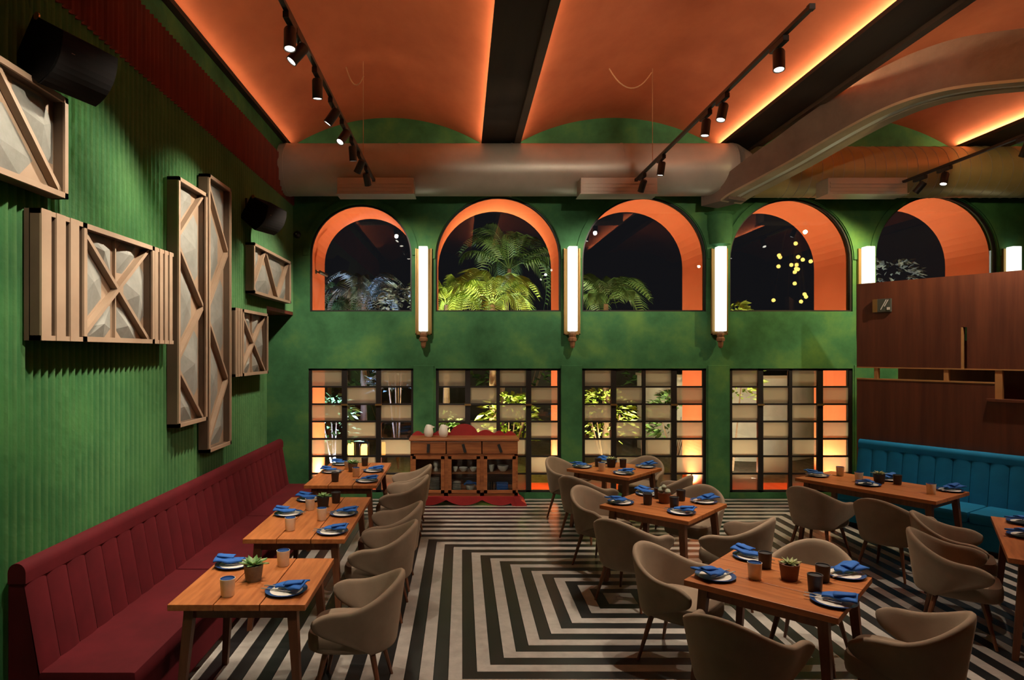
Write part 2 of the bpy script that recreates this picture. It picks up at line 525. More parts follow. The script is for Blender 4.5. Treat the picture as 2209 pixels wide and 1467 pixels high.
# fluted wall beside the red banquette
FP = 0.070; FA = 0.042
def flute_x(y):
    u = (y / FP) % 1.0
    return XL + FA * (abs(2 * u - 1) ** 2.4)
def fluted(mb, ya, yb, za, zb, dx=0.0, steps=8):
    n = int(round((yb - ya) / FP * steps))
    ys = [ya + (yb - ya) * k / n for k in range(n + 1)]
    vs = []; fs = []
    zs = [za, zb]
    for y in ys:
        for z in zs:
            vs.append((flute_x(y) + dx, y, z))
        for z in zs:
            vs.append((XL - 0.10, y, z))
    for k in range(n):
        p = k * 4; q = p + 4
        fs += [(p, p + 1, q + 1, q), (p + 2, q + 2, q + 3, p + 3), (p + 1, p + 3, q + 3, q + 1), (p, q, q + 2, p + 2)]
    e = n * 4
    fs += [(0, 2, 3, 1), (e, e + 1, e + 3, e + 2)]
    return mb.add(vs, fs)
OPEN_Y = 8.53; SOF = 2.87
wl = MB()
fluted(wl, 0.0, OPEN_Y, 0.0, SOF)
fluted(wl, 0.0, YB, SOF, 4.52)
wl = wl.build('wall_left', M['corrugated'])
tag(wl, 'tall green wall with vertical scalloped flutes', 'wall', kind='structure')
tr = MB(); fluted(tr, 0.0, YB, 4.50, 5.06, 0.022)
tag(tr.build('trim_1', M['red_strip']), 'oxblood fluted strip along the top of the green wall', 'trim', kind='structure')
tag(MB().box2((-2.85, 0, 5.0), (-2.60, YB, 6.4)).build('wall_left_upper', M['green_wall']), 'plain green band above the oxblood strip', 'wall', kind='structure')
tag(MB().box2((-3.8, -3, -0.12), (-3.7, YB + .12, 6.4)).build('wall_left_outer', M['green_wall']), 'plain green wall inside the corner recess', 'wall', kind='structure')
tag(MB().box2((-3.7, OPEN_Y, SOF - 0.05), (-2.60, YB, SOF)).build('trim_2', M['red_strip']), 'thin red soffit over the corner recess', 'trim', kind='structure')
tag(MB().box2((-3.8, -3.1, -0.12), (11.1, -3.0, 6.6)).build('wall_rear', M['rear']), 'dark plaster wall behind the viewer', 'wall', kind='structure')
tag(MB().box2((11.0, -3.1, -0.12), (11.1, YB + .12, 6.6)).build('wall_right', M['rear']), 'dark plaster wall beyond the partition', 'wall', kind='structure')

# vaulted ceiling
ceil = thing('ceiling', 'terracotta barrel vaults between dark beams with glowing edges', 'ceiling', kind='structure')
BEAMS = [(-2.72, -2.53), (0.29, 0.86), (3.83, 4.40), (7.42, 8.0), (10.9, 11.0)]
ZB = 5.30
for i, (a, b) in enumerate(BEAMS):
    m = MB()
    m.box2((a, -3, ZB), (b, YB - 0.002, ZB + 0.05))
    m.box2((a + 0.11 if i else a, -3, ZB + .05), (b - 0.11, YB - 0.002, 6.4))
    m.build('beam', M['dark_beam'], ceil)
    if 0 < i < 4:
        MB().box2((b - 0.10, -3, ZB - 0.05), (b - 0.015, YB - 0.002, ZB)).build('beam_batten', mat('beam_batten', (0.06, 0.035, 0.022), (0.09, 0.055, 0.035), 0.6, 3, world_co=True) if i == 1 else bpy.data.materials['beam_batten'], ceil)
for i in range(4):
    x0 = BEAMS[i][1] - 0.11; x1 = BEAMS[i + 1][0] + 0.11
    zs = ZB + 0.10; sag = 0.46
    hw = (x1 - x0) / 2; R = (hw * hw + sag * sag) / (2 * sag); c = (x0 + x1) / 2
    th = math.asin(hw / R)
    m = MB()
    n = 32
    vs = []; fs = []
    for rr in (R, R + 0.08):
        for y in (-3.0, YB):
            for k in range(n + 1):
                t = -th + 2 * th * k / n
                vs.append((c + rr * math.sin(t), y, zs + sag - R + rr * math.cos(t)))
    w = n + 1
    for k in range(n):
        fs += [(k, k + 1, w + k + 1, w + k), (2 * w + k, 3 * w + k, 3 * w + k + 1, 2 * w + k + 1),
               (k, 2 * w + k, 2 * w + k + 1, k + 1), (w + k, w + k + 1, 3 * w + k + 1, 3 * w + k)]
    fs += [(0, w, 3 * w, 2 * w), (n, 2 * w + n, 3 * w + n, w + n)]
    m.add(vs, fs).build('vault', M['terracotta'], ceil, smooth=True)
    # cove strips lying on the beam flanges
    for x in (x0 + 0.03, x1 - 0.03):
        s_ = 1 if x < c else -1
        tag(MB().box2((x - 0.012, 0.2, ZB + .052), (x + 0.012, YB - 0.15, ZB + .066)).build('cove_light', M['cove']),
            'hidden warm light strip glowing along the edge of a terracotta vault', 'light strip', 'cove light strips')

# wooden partition
PX, PY = 5.55, 8.85
PU = Vector((0.54, -0.8417, 0)); PN = Vector((-0.8417, -0.54, 0))
def pp(t, n, z):
    q = Vector((PX, PY, 0)) + PU * t + PN * n
    return (q.x, q.y, z)
pang = math.atan2(PU.y, PU.x)
wp = thing('wall_partition', 'reddish wood partition with slots behind the blue banquette', 'wall', kind='structure')
def pprism(poly, n0, n1, name, m, parent=wp):
    mb = MB()
    k = len(poly)
    mb.add([pp(t, n0, z) for t, z in poly] + [pp(t, n1, z) for t, z in poly],
           [tuple(range(k - 1, -1, -1)), tuple(range(k, 2 * k))] + [(i, (i + 1) % k, k + (i + 1) % k, k + i) for i in range(k)])
    return mb.build(name, m, parent)
T0, T1 = -0.08, 4.6
pprism([(T0, 2.045), (1.135, 2.045), (1.135, 2.56), (1.195, 2.56), (1.195, 2.045), (T1, 2.045), (T1, 3.2), (T0, 3.2)], -0.06, 0.0, 'upper_panel', M['veneer'])
pprism([(T0, 0), (T1, 0), (T1, 1.68), (1.47, 1.68), (1.47, 1.885), (T0, 1.885)], -0.06, 0.0, 'lower_panel', M['veneer'])
pprism([(1.135, 2.046), (1.155, 2.046), (1.155, 2.558), (1.135, 2.558)], -0.062, 0.002, 'slot_reveal', M['pale_wood'])
for t, w_, z0 in ((0.14, 0.05, 1.885), (0.95, 0.05, 1.885), (1.47, 0.07, 1.68), (1.83, 0.08, 1.68), (3.2, 0.08, 1.68)):
    pprism([(t, z0), (t + w_, z0), (t + w_, 2.045), (t, 2.045)], -0.058, -0.005, 'slot_post', M['pale_wood'])
pprism([(1.40, 1.665), (T1, 1.665), (T1, 1.695), (1.40, 1.695)], -0.20, 0.05, 'sill_board', M['veneer'])
pprism([(T0, 1.875), (1.47, 1.875), (1.47, 1.893), (T0, 1.893)], -0.07, 0.006, 'cap_strip', M['pale_wood'])
pprism([(T0, 2.035), (T1, 2.035), (T1, 2.05), (T0, 2.05)], -0.066, 0.005, 'edge_strip', M['pale_wood'])
pprism([(0.25, 0), (1.62, 0), (1.62, 2.4), (0.25, 2.4)], -0.50, -0.44, 'inner_panel', M['veneer'])
pprism([(2.0, 0), (4.6, 0), (4.6, 2.4), (2.0, 2.4)], -0.50, -0.44, 'inner_panel', M['veneer'])
# little angled sign on the partition
sg = thing('wall_sign', 'small grey plaque with brass edge and diagonal strokes on the wood partition', 'sign', pp(0.255, 0.0, 2.88), pang)
MB().bevbox((-0.11, -0.035, -0.09), (0.11, -0.001, 0.09), 0.008).build('plate', mat('plaque_grey', (0.10, 0.11, 0.09), rough=0.3, metal=0.3), sg)
MB().box2((-0.112, -0.045, -0.088), (-0.055, -0.03, 0.088)).build('brass_edge', M['brass'], sg)
rt = Matrix.Rotation(math.radians(-28), 3, 'Y')
mm = MB()
mm.box((0.02, -0.038, 0.01), (0.010, 0.006, 0.15), Matrix.Rotation(math.radians(28), 3, 'Y'))
mm.box((0.055, -0.038, 0.03), (0.010, 0.006, 0.10), Matrix.Rotation(math.radians(28), 3, 'Y'))
mm.box((0.08, -0.038, -0.045), (0.035, 0.006, 0.035))
mm.build('printed_stroke', M['white'], sg)

# curved concrete rib
RF = Vector((3.74, 9.0)); RD = Vector((0.4472, -0.8944)); RN = Vector((0.8944, 0.4472))
bot = [(-0.12, 4.40), (0.0, 4.45), (.47, 4.554), (.92, 4.655), (1.33, 4.765), (1.70, 4.86), (2.05, 4.93), (2.40, 4.955), (2.80, 4.92), (3.30, 4.80), (3.80, 4.66), (4.4, 4.50), (4.9, 4.38)]
top = [(-0.12, 4.72), (0.0, 4.77), (.30, 4.885), (.69, 5.01), (1.13, 5.17), (1.70, 5.345), (2.05, 5.415), (2.44, 5.45), (2.86, 5.42), (3.38, 5.28), (3.9, 5.12), (4.4, 4.96), (4.9, 4.80)]
def interp(tab, s):
    for i in range(len(tab) - 1):
        if tab[i][0] <= s <= tab[i + 1][0]:
            # catmull-rom
            p0 = tab[max(i - 1, 0)]; p1 = tab[i]; p2 = tab[i + 1]; p3 = tab[min(i + 2, len(tab) - 1)]
            u = (s - p1[0]) / (p2[0] - p1[0])
            m1 = (p2[1] - p0[1]) / max(p2[0] - p0[0], 1e-6) * (p2[0] - p1[0]); m2 = (p3[1] - p1[1]) / max(p3[0] - p1[0], 1e-6) * (p2[0] - p1[0])
            return (2*u**3-3*u*u+1)*p1[1] + (u**3-2*u*u+u)*m1 + (-2*u**3+3*u*u)*p2[1] + (u**3-u*u)*m2
    return tab[-1][1]
def rib_pt(s, w, z):
    q = RF + RD * s + RN * w
    return (q.x, q.y, z)
def rib_piece(w0, w1, f0, f1, name, m, parent):
    mb = MB(); n = 60
    vs = []
    for k in range(n + 1):
        s = -0.12 + 5.02 * k / n
        zb, zt = f0(s), f1(s)
        vs += [rib_pt(s, w0, zb), rib_pt(s, w1, zb), rib_pt(s, w1, zt), rib_pt(s, w0, zt)]
    fs = []
    for k in range(n):
        a = k * 4; b = a + 4
        for j in range(4):
            fs.append((a + j, a + (j + 1) % 4, b + (j + 1) % 4, b + j))
    fs += [(0, 3, 2, 1), (n * 4, n * 4 + 1, n * 4 + 2, n * 4 + 3)]
    return mb.add(vs, fs).build(name, m, parent)
rib = thing('arch_rib', 'curved brown concrete arch rib with a pale grooved underside', 'arch', kind='structure')
rib_piece(0.0, 0.42, lambda s: interp(bot, s) + 0.03, lambda s: interp(top, s), 'rib_body', M['concrete'], rib)
rib_piece(0.0, 0.15, lambda s: interp(bot, s), lambda s: interp(bot, s) + 0.03, 'soffit_board', M['concrete_pale'], rib)
rib_piece(0.27, 0.42, lambda s: interp(bot, s), lambda s: interp(bot, s) + 0.03, 'soffit_board', M['concrete_pale'], rib)
rib_piece(0.17, 0.25, lambda s: interp(bot, s) + 0.012, lambda s: interp(bot, s) + 0.03, 'light_channel', mat('channel_diffuser', (0.62, 0.66, 0.60), rough=0.35), rib)
# block that carries the rib, tucked against the wall
cb = MB()
cb.box((3.80, 9.30, 4.54), (0.34, 0.50, 0.26), Matrix.Rotation(math.radians(26), 3, 'Z'))
cb.build('springing_block', M['concrete'], rib)
pil = MB()
for k in range(9):
    pass
prof = [(0.02, 0.0), (0.17, 0.06), (0.19, 0.30), (0.19, 0.62), (0.24, 0.66)]
vs = []; fs = []; n = 12
for r, z in prof:
    for i in range(n + 1):
        t = PI + PI * i / n
        vs.append((3.97 + r * math.cos(t), YB + 0.0 + r * math.sin(t) * 0.8, 3.86 + z * 0.8))
for k in range(len(prof) - 1):
    for i in range(n):
        a = k * (n + 1) + i
        fs.append((a, a + 1, a + n + 2, a + n + 1))
pil.add(vs, fs).build('corbel', M['green_wall'], rib, smooth=True)

# ------------------------------------------------------------------ duct work
def duct_tube(mb, x0, x1, y, z, r, n=28, rings=1):
    mb.tube((x0, y, z), (x1, y, z), r, n=n)
d1 = thing('air_duct', 'smooth galvanised round duct running under the vaults', 'duct')
DY, DZ, DR = 9.32, 4.905, 0.372
m = MB(); m.tube((-2.60, DY, DZ), (3.90, DY, DZ), DR, n=36)
m.build('pipe', M['duct'], d1, smooth=True)
m = MB()
m.tube((3.90, DY, DZ), (4.12, DY + .05, DZ), DR, 0.28, n=36); m.build('reducer', M['duct'], d1, smooth=True)
for x in (-2.52, -0.9, 0.72, 2.3, 3.88):
    MB().tube((x - 0.012, DY, DZ), (x + 0.012, DY, DZ), DR + 0.006, n=36).build('joint_band', M['duct'], d1, smooth=True)
d2 = thing('air_duct', 'spiral seamed duct passing behind the concrete rib', 'duct')
MB().tube((4.30, DY + .12, DZ), (10.9, DY + .12, DZ), 0.365, n=36).build('pipe', mat('warm_duct', (0.42, 0.32, 0.14), (0.52, 0.41, 0.20), 0.42, 2.5, world_co=True, metal=0.35), d2, smooth=True)
for k in range(42):
    x = 4.6 + k * 0.15
    m = MB(); nn = 24
    pts = [(x + 0.15 * i / nn, DY + .12 + 0.369 * math.cos(2 * PI * i / nn), DZ + 0.369 * math.sin(2 * PI * i / nn)) for i in range(nn + 1)]
    m.path(pts, 0.0035, 4)
    m.build('spiral_seam', M['duct'], d2)
for (xa, xb), dd in zip(((-1.72, -0.66), (1.64, 2.70), (5.05, 6.15)), (d1, d1, d2)):
    xc = (xa + xb) / 2; yc = DY - 0.40; zc = 4.50
    w_ = (xb - xa) / 2
    v = MB().bevbox((xc - w_, yc - 0.10, zc - 0.06), (xc + w_, yc + 0.20, zc + 0.16), 0.008).build('slot_vent', M['duct'], dd)
    MB().box2((xc - w_ - .012, yc - 0.112, zc - 0.068), (xc + w_ + .012, yc + 0.205, zc - 0.058)).build('rim', M['duct'], v)
    for k in range(3):
        MB().box2((xc - w_ + .03, yc - 0.108, zc - 0.03 + k * .05), (xc + w_ - .03, yc - 0.098, zc + k * .05)).build('slat', M['duct'], v)

# ------------------------------------------------------------------ track lighting
head_src = None
def make_head():
    t = thing('track_spotlight', '', 'spotlight')
    return t
adapter_me = MB().bevbox((-0.022, -0.11, -0.045), (0.022, 0.11, -0.0), 0.005).mesh('adapter', M['black_metal'])
stem_me = MB().tube((0, 0, -0.045), (0, 0, -0.11), 0.008, n=8).mesh('stem', M['black_metal'])
body_me = MB().lathe([(0.042, 0.0), (0.042, 0.005), (0.043, 0.135), (0.036, 0.15)], 16, (0, 0, -0.075)).mesh('body', M['black_metal'], True)
lens_me = MB().lathe([(0.034, -0.003), (0.034, 0.0)], 16, (0, 0, -0.076)).mesh('lens', M['lens'], True)
ring_me = MB().lathe([(0.043, 0.0), (0.043, 0.012), (0.037, 0.012), (0.037, 0.0), (0.043, 0.0)], 16, (0, 0, -0.084), False).mesh('bezel', M['black_metal'], True)
TZ = 4.60
def head(x, y, target, label, watts, size, group, z=TZ, col=WARM):
    t = thing('track_spotlight', label, 'spotlight', (x, y, z - 0.02), group=group)
    inst('adapter', adapter_me, t)
    inst('stem', stem_me, t)
    c = Vector((x, y, z - 0.155))
    q = (Vector(target) - c).to_track_quat('-Z', 'Y').to_euler()
    b = inst('body', body_me, t, (0, 0, -0.135), q)
    inst('bezel', ring_me, b); inst('lens', lens_me, b)
    dirv = (Vector(target) - c).normalized()
    spot('spot_beam', c + dirv * 0.10, target, watts, size, col=col)
    return t
def track(x, y0, y1, label):
    t = thing('lighting_track', label, 'track light', (x, (y0 + y1) / 2, TZ))
    h = (y1 - y0) / 2
    MB().bevbox((-0.018, -h, -0.016), (0.018, h, 0.016), 0.003).build('rail', M['black_metal'], t)
    for e in (-h, h):
        MB().box2((-0.02, e - .02, -0.019), (0.02, e + .02, 0.019)).build('end_cap', M['black_metal'], t)
    return t
t1 = track(-1.20, 2.6, 8.72, 'black lighting track over the red banquette tables')
t2 = track(2.38, 4.36, 8.72, 'black lighting track over the square tables')
t3 = track(6.09, 3.0, 8.84, 'black lighting track beyond the concrete rib')
W = SPOT_W
L1 = 'black cylinder spotlight on the track over the red banquette'
for y, tg, w_, sz in ((2.95, (-2.5, 3.4, 3.0), W, 60), (2.67, (-0.8, 9.1, 4.75), W * 1.6, 40), (3.23, (0.0, 9.41, 0.55), W * 2.2, 24), (3.5, (-2.2, 4.3, 0.6), W, 60), (4.47, (-1.1, 3.9, .75), W * .8, 50), (4.70, (-2.6, 4.2, 2.5), W * 1.15, 88),  # heads nearest the viewer are unseen, added for extra light
                      (5.32, (-1.3, 5.9, .75), W * .8, 50), (5.95, (-2.6, 6.0, 2.5), W * 1.15, 90), (6.51, (-2.6, 5.0, 1.6), W * 1.0, 70),
                      (7.05, (-1.1, 7.9, .75), W * .8, 50), (7.54, (-2.6, 8.6, 2.0), W * 1.1, 85), (8.10, (-0.9, 9.85, 1.9), W * .85, 110)):
    aim = 'the sideboard as added fill' if tg[0] == 0.0 else ('the fluted wall' if tg[0] < -2.4 else ('the duct as added fill' if tg[2] > 4 else 'the back wall' if tg[1] > 9 else 'a banquette table'))
    head(-1.20, y, tg, 'black cylinder spotlight on the banquette track, aimed at ' + aim, w_, sz, 'spotlights on the banquette track')
L2 = 'black cylinder spotlight on the track over the square tables'
for y, tg, w_, sz in ((4.80, (2.1, 4.2, .75), W * 1.6, 66), (5.84, (1.2, 5.2, 0), W * .9, 70), (6.24, (2.0, 6.3, .75), W * 1.1, 62), (7.63, (2.0, 8.2, .75), W * .9, 60), (8.42, (2.0, 9.85, 2.3), W * .75, 110)):
    head(2.38, y, tg, 'black spotlight on the square table track, aimed at the ' + ('back wall' if tg[1] > 9 else 'floor' if tg[2] == 0 else 'brown-pot table' if tg[1] < 5 else 'middle square table' if tg[1] < 7 else 'window-side square table'), w_, sz, 'spotlights on the square table track')
L3 = 'black cylinder spotlight on the track beyond the concrete rib'
for y, tg, w_, sz in ((8.07, (4.9, 7.4, .75), W * .9, 60), (3.3, (6.0, 9.3, 4.8), W * 1.4, 50), (6.9, (6.2, 8.2, 2.4), W * 1.0, 75), (5.4, (4.3, 5.3, .5), W * 1.4, 66), (8.5, (5.0, 9.85, 2.4), W * 1.3, 115)):  # the spiral duct head is unseen, added to brighten the duct
    head(6.09, y, tg, 'black cylinder spotlight on the track beyond the concrete rib, aimed at the ' + ('spiral duct as added fill' if tg[2] > 4 else 'back wall' if tg[1] > 9 else 'wood partition' if tg[2] > 2 else 'teal banquette table' if tg[1] > 7 else 'angled table'), w_, sz, 'spotlights on the far track', col=(1.0, 0.80, 0.38) if tg[1] > 9 else WARM)
t4 = track(2.38, 0.4, 3.4, 'unseen lighting track behind the viewer, added to carry fill spotlights')  # unseen track and heads, added as fill for duct, rib and tables
head(2.38, 1.6, (1.9, 9.1, 4.75), 'added fill spotlight on the unseen rear track, aimed at the duct', W * 2.0, 38, 'spotlights on the rear track')
head(2.38, 2.6, (4.2, 8.0, 4.9), 'added fill spotlight on the unseen rear track, aimed at the concrete rib', W * 0.8, 40, 'spotlights on the rear track')
head(2.38, 0.9, (-1.1, 4.7, .75), 'added fill spotlight on the unseen rear track, aimed at the short banquette table', W * 1.0, 36, 'spotlights on the rear track')
# suspension cables
def cable(name, pts, label, r=0.004):
    m = MB().path(pts, r, 5)
    return tag(m.build(name, M['rope']), label, 'cable')
cable('hanging_cable', [(-1.2, 7.8, TZ + .018), (-1.2, 7.8, 5.80)], 'thin pale suspension wire above the banquette track')
cable('hanging_cable', [(2.38, 7.98, TZ + .018), (2.38, 7.98, 5.79)], 'thin pale suspension wire above the square table track')
def sag_pts(a, b, s, n=12):
    a, b = Vector(a), Vector(b)
    return [tuple(a.lerp(b, k / n) - Vector((0, 0, s * 4 * (k / n) * (1 - k / n)))) for k in range(n + 1)]
cable('hanging_cable', sag_pts((-1.42, 7.85, 5.75), (-1.195, 7.8, 5.62), 0.16), 'looped pale cable dangling from the vault over the banquette track', 0.008)
cable('hanging_cable', sag_pts((1.84, 7.98, 5.79), (2.37, 7.98, 5.74), 0.22), 'looped pale cable dangling from the vault over the square tables', 0.008)

# ------------------------------------------------------------------ wall sconces
sc_lab = ['tall white bar sconce between the narrow arch and the palm-filled arch', 'tall white bar sconce next to the arch with the dark garden', 'tall white bar sconce under the concrete rib',
          'white bar sconce half hidden by the partition, next to the gold lamp reflections', 'white bar sconce beyond the last arch behind the partition']
for x, lb in zip((-0.585, 1.69, 3.95, 6.20, 8.42), sc_lab):
    s = thing('wall_sconce', lb, 'sconce', (x, YB, 2.55))
    MB().bevbox((-0.12, -0.03, -0.02), (0.12, 0.0, 1.29), 0.006).build('backplate', M['brass'], s)
    mm = MB()
    mm.box2((-0.125, -0.06, -0.03), (-0.108, -0.03, 1.29)).box2((0.108, -0.06, -0.03), (0.125, -0.03, 1.29)).box2((-0.125, -0.06, -0.03), (0.125, -0.03, -0.012))
    mm.build('brass_frame', M['brass'], s)
    MB().bevbox((-0.068, -0.16, 0.02), (0.068, -0.03, 1.31), 0.012).build('light_bar', M['bar'], s)
    MB().lathe([(0.03, 0.02), (0.055, 0.0), (0.06, -0.03), (0.05, -0.07), (0.065, -0.085), (0.065, -0.125), (0.045, -0.14), (0.036, -0.21), (0.02, -0.235)], 8, (0, -0.09, 0)).build('finial', M['bronze'], s)

# ------------------------------------------------------------------ wall art
def art_frame(mb, y0, y1, z0, z1, w=0.035, d0=0.0, d1=0.11):
    mb.box2((d0, y0, z0), (d1, y0 + w, z1)).box2((d0, y1 - w, z0), (d1, y1, z1))
    mb.box2((d0, y0, z0), (d1, y1, z0 + w)).box2((d0, y0, z1 - w), (d1, y1, z1))
def bar2(mb, p, q, w=0.028, d0=0.03, d1=0.078):
    p, q = Vector(p), Vector(q)
    d = (q - p).normalized(); n = Vector((-d.y, d.x)) * w / 2
    poly = [p + n, p - n, q - n, q + n]
    mb.prism([(v.x, v.y) for v in poly], 0, d0, d1)
def facet(tri, ins, h, parent, base=0.028):
    """grey cement pyramid inside a triangular field"""
    P = [Vector(p) for p in tri]
    c = sum(P, Vector((0, 0))) / 3
    # cut corners to make a faceted six-sided piece
    ring = []
    for i in range(3):
        a = P[i]; b = P[(i + 1) % 3]
        for t in (0.24, 0.76):
            q = a.lerp(b, t)
            ring.append(c + (q - c) * ins)
    apex = c + Vector((random.uniform(-.02, .02), random.uniform(-.02, .02)))
    vs = [(base, v.x, v.y) for v in ring] + [(base + h, apex.x, apex.y)]
    fs = []
    for k in range(6):
        fs.append((k, (k + 1) % 6, 6))
    fs.append((5, 4, 3, 2, 1, 0))
    MB().add(vs, fs).build('cement_facet', M['art_grey'], parent)
ART_X = XL + FA + 0.002
def art(label, loc):
    # local x = out of the wall (+X), y = along the wall, z = up
    return thing('wall_art_panel', label, 'wall art', (ART_X, loc[0], loc[1]), group='relief panels on the fluted wall')
def art_body(t, y0, y1, z0, z1):
    MB().box2((0.0, y0 + .002, z0 + .002), (0.028, y1 - .002, z1 - .002)).build('backing', M['art_wood'], t)
    f = MB(); art_frame(f, y0, y1, z0, z1, 0.030, 0.0, 0.090)
    f.build('casing', M['art_side'], t)
    f = MB(); art_frame(f, y0, y1, z0, z1, 0.034, 0.090, 0.105)
    f.build('frame', M['art_wood'], t)
def xpanel(t, y0, y1, z0, z1):
    art_body(t, y0, y1, z0, z1)
    a, b = (y0 + .03, z0 + .03), (y1 - .03, z1 - .03); c_, d_ = (y0 + .03, z1 - .03), (y1 - .03, z0 + .03)
    m1 = MB(); bar2(m1, a, b); m1.build('cross_bar', M['art_wood'], t)
    m2 = MB(); bar2(m2, c_, d_, d1=0.076); m2.build('cross_bar', M['art_wood'], t)
    c = ((y0 + y1) / 2, (z0 + z1) / 2)
    cor = [(y0, z0), (y1, z0), (y1, z1), (y0, z1)]
    for k in range(4):
        p, q = Vector(cor[k]), Vector(cor[(k + 1) % 4]); cc = Vector(c)
        mid = (p + q) / 2
        if k % 2:
            facet((p, q, cc), 0.84, 0.045, t)
        else:
            facet((p, mid, cc), 0.80, 0.04, t); facet((mid, q, cc), 0.80, 0.04, t)
            m3 = MB(); bar2(m3, mid, cc, 0.014, 0.02, 0.05); m3.build('thin_rib', M['art_wood'], t)
def zigzag(t, y0, y1, z0, z1, pts, along):
    art_body(t, y0, y1, z0, z1)
    for k in range(len(pts) - 1):
        m1 = MB(); bar2(m1, pts[k], pts[k + 1]); m1.build('zigzag_bar', M['art_wood'], t)
    for k in range(len(pts) - 2):
        facet((pts[k], pts[k + 1], pts[k + 2]), 0.84, 0.045, t)
def ribs(t, y0, y1, z0, z1, n):
    MB().box2((0.0, y0, z0), (0.035, y1, z1)).build('rib_backing', M['art_side'], t)
    w = (y1 - y0) / n
    for k in range(n):
        MB().box2((0.03, y0 + k * w, z0), (0.092, y0 + k * w + w * .64, z1)).build('rib_core', M['art_side'], t)
        MB().box2((0.092, y0 + k * w, z0), (0.105, y0 + k * w + w * .64, z1)).build('rib', M['art_wood'], t)
    MB().box2((0.03, y0, z1 - .03), (0.100, y1, z1)).box2((0.03, y0, z0), (0.100, y1, z0 + .03)).build('rib_end', M['art_wood'], t)
# cut-off panel high on the wall
t = art('relief panel hung highest on the fluted wall beside the larger loudspeaker', (3.46, 3.21))
zigzag(t, -0.62, 0.56, 0, 0.63, [(-0.60, 0.03), (-0.02, 0.60), (0.54, 0.03)], 1)
facet(((-0.02, 0.62), (0.56, 0.62), (0.56, 0.02)), 0.82, 0.045, t); facet(((-0.60, 0.02), (-0.60, 0.62), (-0.02, 0.62)), 0.82, 0.045, t)
# wide panel: ribs, crossed square, ribs
t = art('wide relief panel with a crossed square between two ribbed ends', (3.764, 2.32))
ribs(t, 0.0, 0.42, 0, 0.78, 3); xpanel(t, 0.425, 1.385, 0, 0.78); ribs(t, 1.39, 1.735, 0, 0.78, 4)
# tall pair
t = art('shorter of two tall zigzag relief panels', (5.59, 1.59))
w_, h_ = 0.63, 2.20
zigzag(t, 0, w_, 0, h_, [(w_ - .02, 0.02), (.02, 0.55), (w_ - .02, 1.10), (.02, 1.65), (w_ - .02, 2.18)], 0)
facet(((.0, 0.0), (w_, 0.0), (0, .55)), 0.82, 0.04, t); facet(((0, 1.65), (w_, h_), (0, h_)), 0.82, 0.04, t)
t = art('taller of two tall zigzag relief panels, reaching down to the banquette', (6.26, 1.265))
w_, h_ = 0.61, 2.735
zigzag(t, 0, w_, 0, h_, [(.02, 0.02), (w_ - .02, 0.70), (.02, 1.37), (w_ - .02, 2.05), (.02, 2.71)], 0)
facet(((0, 0), (w_, 0), (w_, .70)), 0.82, 0.04, t); facet(((w_, 2.05), (w_, h_), (0, h_)), 0.82, 0.04, t)
# small horizontal and small square
t = art('small wide zigzag relief panel under the smaller loudspeaker', (7.62, 2.955))
zigzag(t, 0, 1.65, 0, 0.605, [(.02, .02), (.55, .585), (1.10, .02), (1.63, .585)], 1)
facet(((0, 0), (0, .6), (.55, .6)), 0.82, 0.04, t); facet(((1.10, 0), (1.65, 0), (1.65, .6)), 0.82, 0.04, t)
t = art('small relief panel with ribs and a crossed square beside the recess', (7.0, 1.98))
ribs(t, 0, 0.23, 0, 0.76, 3); xpanel(t, 0.235, 1.18, 0, 0.76)

# ------------------------------------------------------------------ loudspeakers and cameras
def speaker(y, z, label, s=1.1):
    t = thing('loudspeaker', label, 'loudspeaker', (XL + 0.03, y, z))
    MB().box2((-0.01, -0.07, -0.10), (0.03, 0.07, 0.10)).build('wall_plate', M['black_metal'], t)
    MB().tube((0.02, 0, 0.0), (0.16, 0, 0.02), 0.022, n=10).build('bracket_arm', M['black_metal'], t)
    # cabinet: local frame turned down and toward the room
    R = Euler((0, math.radians(34), math.radians(-20)), 'XYZ').to_matrix()
    n = 10
    vs = []; fs = []
    hw = 0.17 * s
    prof = []
    for k in range(n + 1):
        a = -0.5 + k / n
        prof.append((0.36 * s - 0.20 * s * a * a, 0.30 * s * a))
    poly = [(0.08 * s, 0.13 * s), (0.08 * s, -0.13 * s)] + prof
    m = MB(); m.prism([(p[0], p[1]) for p in poly], 1, -hw, hw)
    m.v = [tuple(R @ Vector(v) + Vector((0.05, 0, 0.02))) for v in m.v]
    m.build('cabinet', M['speaker_black'], t)
    g = MB(); g.prism([(p[0] + .002, p[1]) for p in prof] + [(p[0] + 0.012, p[1]) for p in reversed(prof)], 1, -hw + .006, hw - .006)
    g.v = [tuple(R @ Vector(v) + Vector((0.05, 0, 0.02))) for v in g.v]
    g.build('grille', mat('speaker_grille', (0.010, 0.009, 0.009), rough=0.9, spec=0.15) if 'speaker_grille' not in bpy.data.materials else bpy.data.materials['speaker_grille'], t)
    b = MB(); b.box((0.352 * s, -0.10 * s, 0.06 * s), (0.01, 0.022, 0.016))
    b.v = [tuple(R @ Vector(v) + Vector((0.055, 0, 0.02))) for v in b.v]
    b.build('badge', M['rope'], t)
    k = MB(); k.tube((0.14, -hw * 0.9, 0.13 * s + .02), (0.14, -hw * 0.9 - .01, 0.13 * s + 0.02), 0.022, n=10)
    k.v = [tuple(R @ Vector(v) + Vector((0.02, 0, 0.02))) for v in k.v]
    k.build('bracket_bolt', M['brass'], t)
speaker(3.90, 4.10, 'larger looking black loudspeaker beside the highest relief panel')
speaker(7.70, 3.99, 'black loudspeaker near the corner above the small wide panel')
c1 = thing('security_camera', 'small black dome camera on the green wall by the corner', 'camera', (-2.53, YB, 4.06))
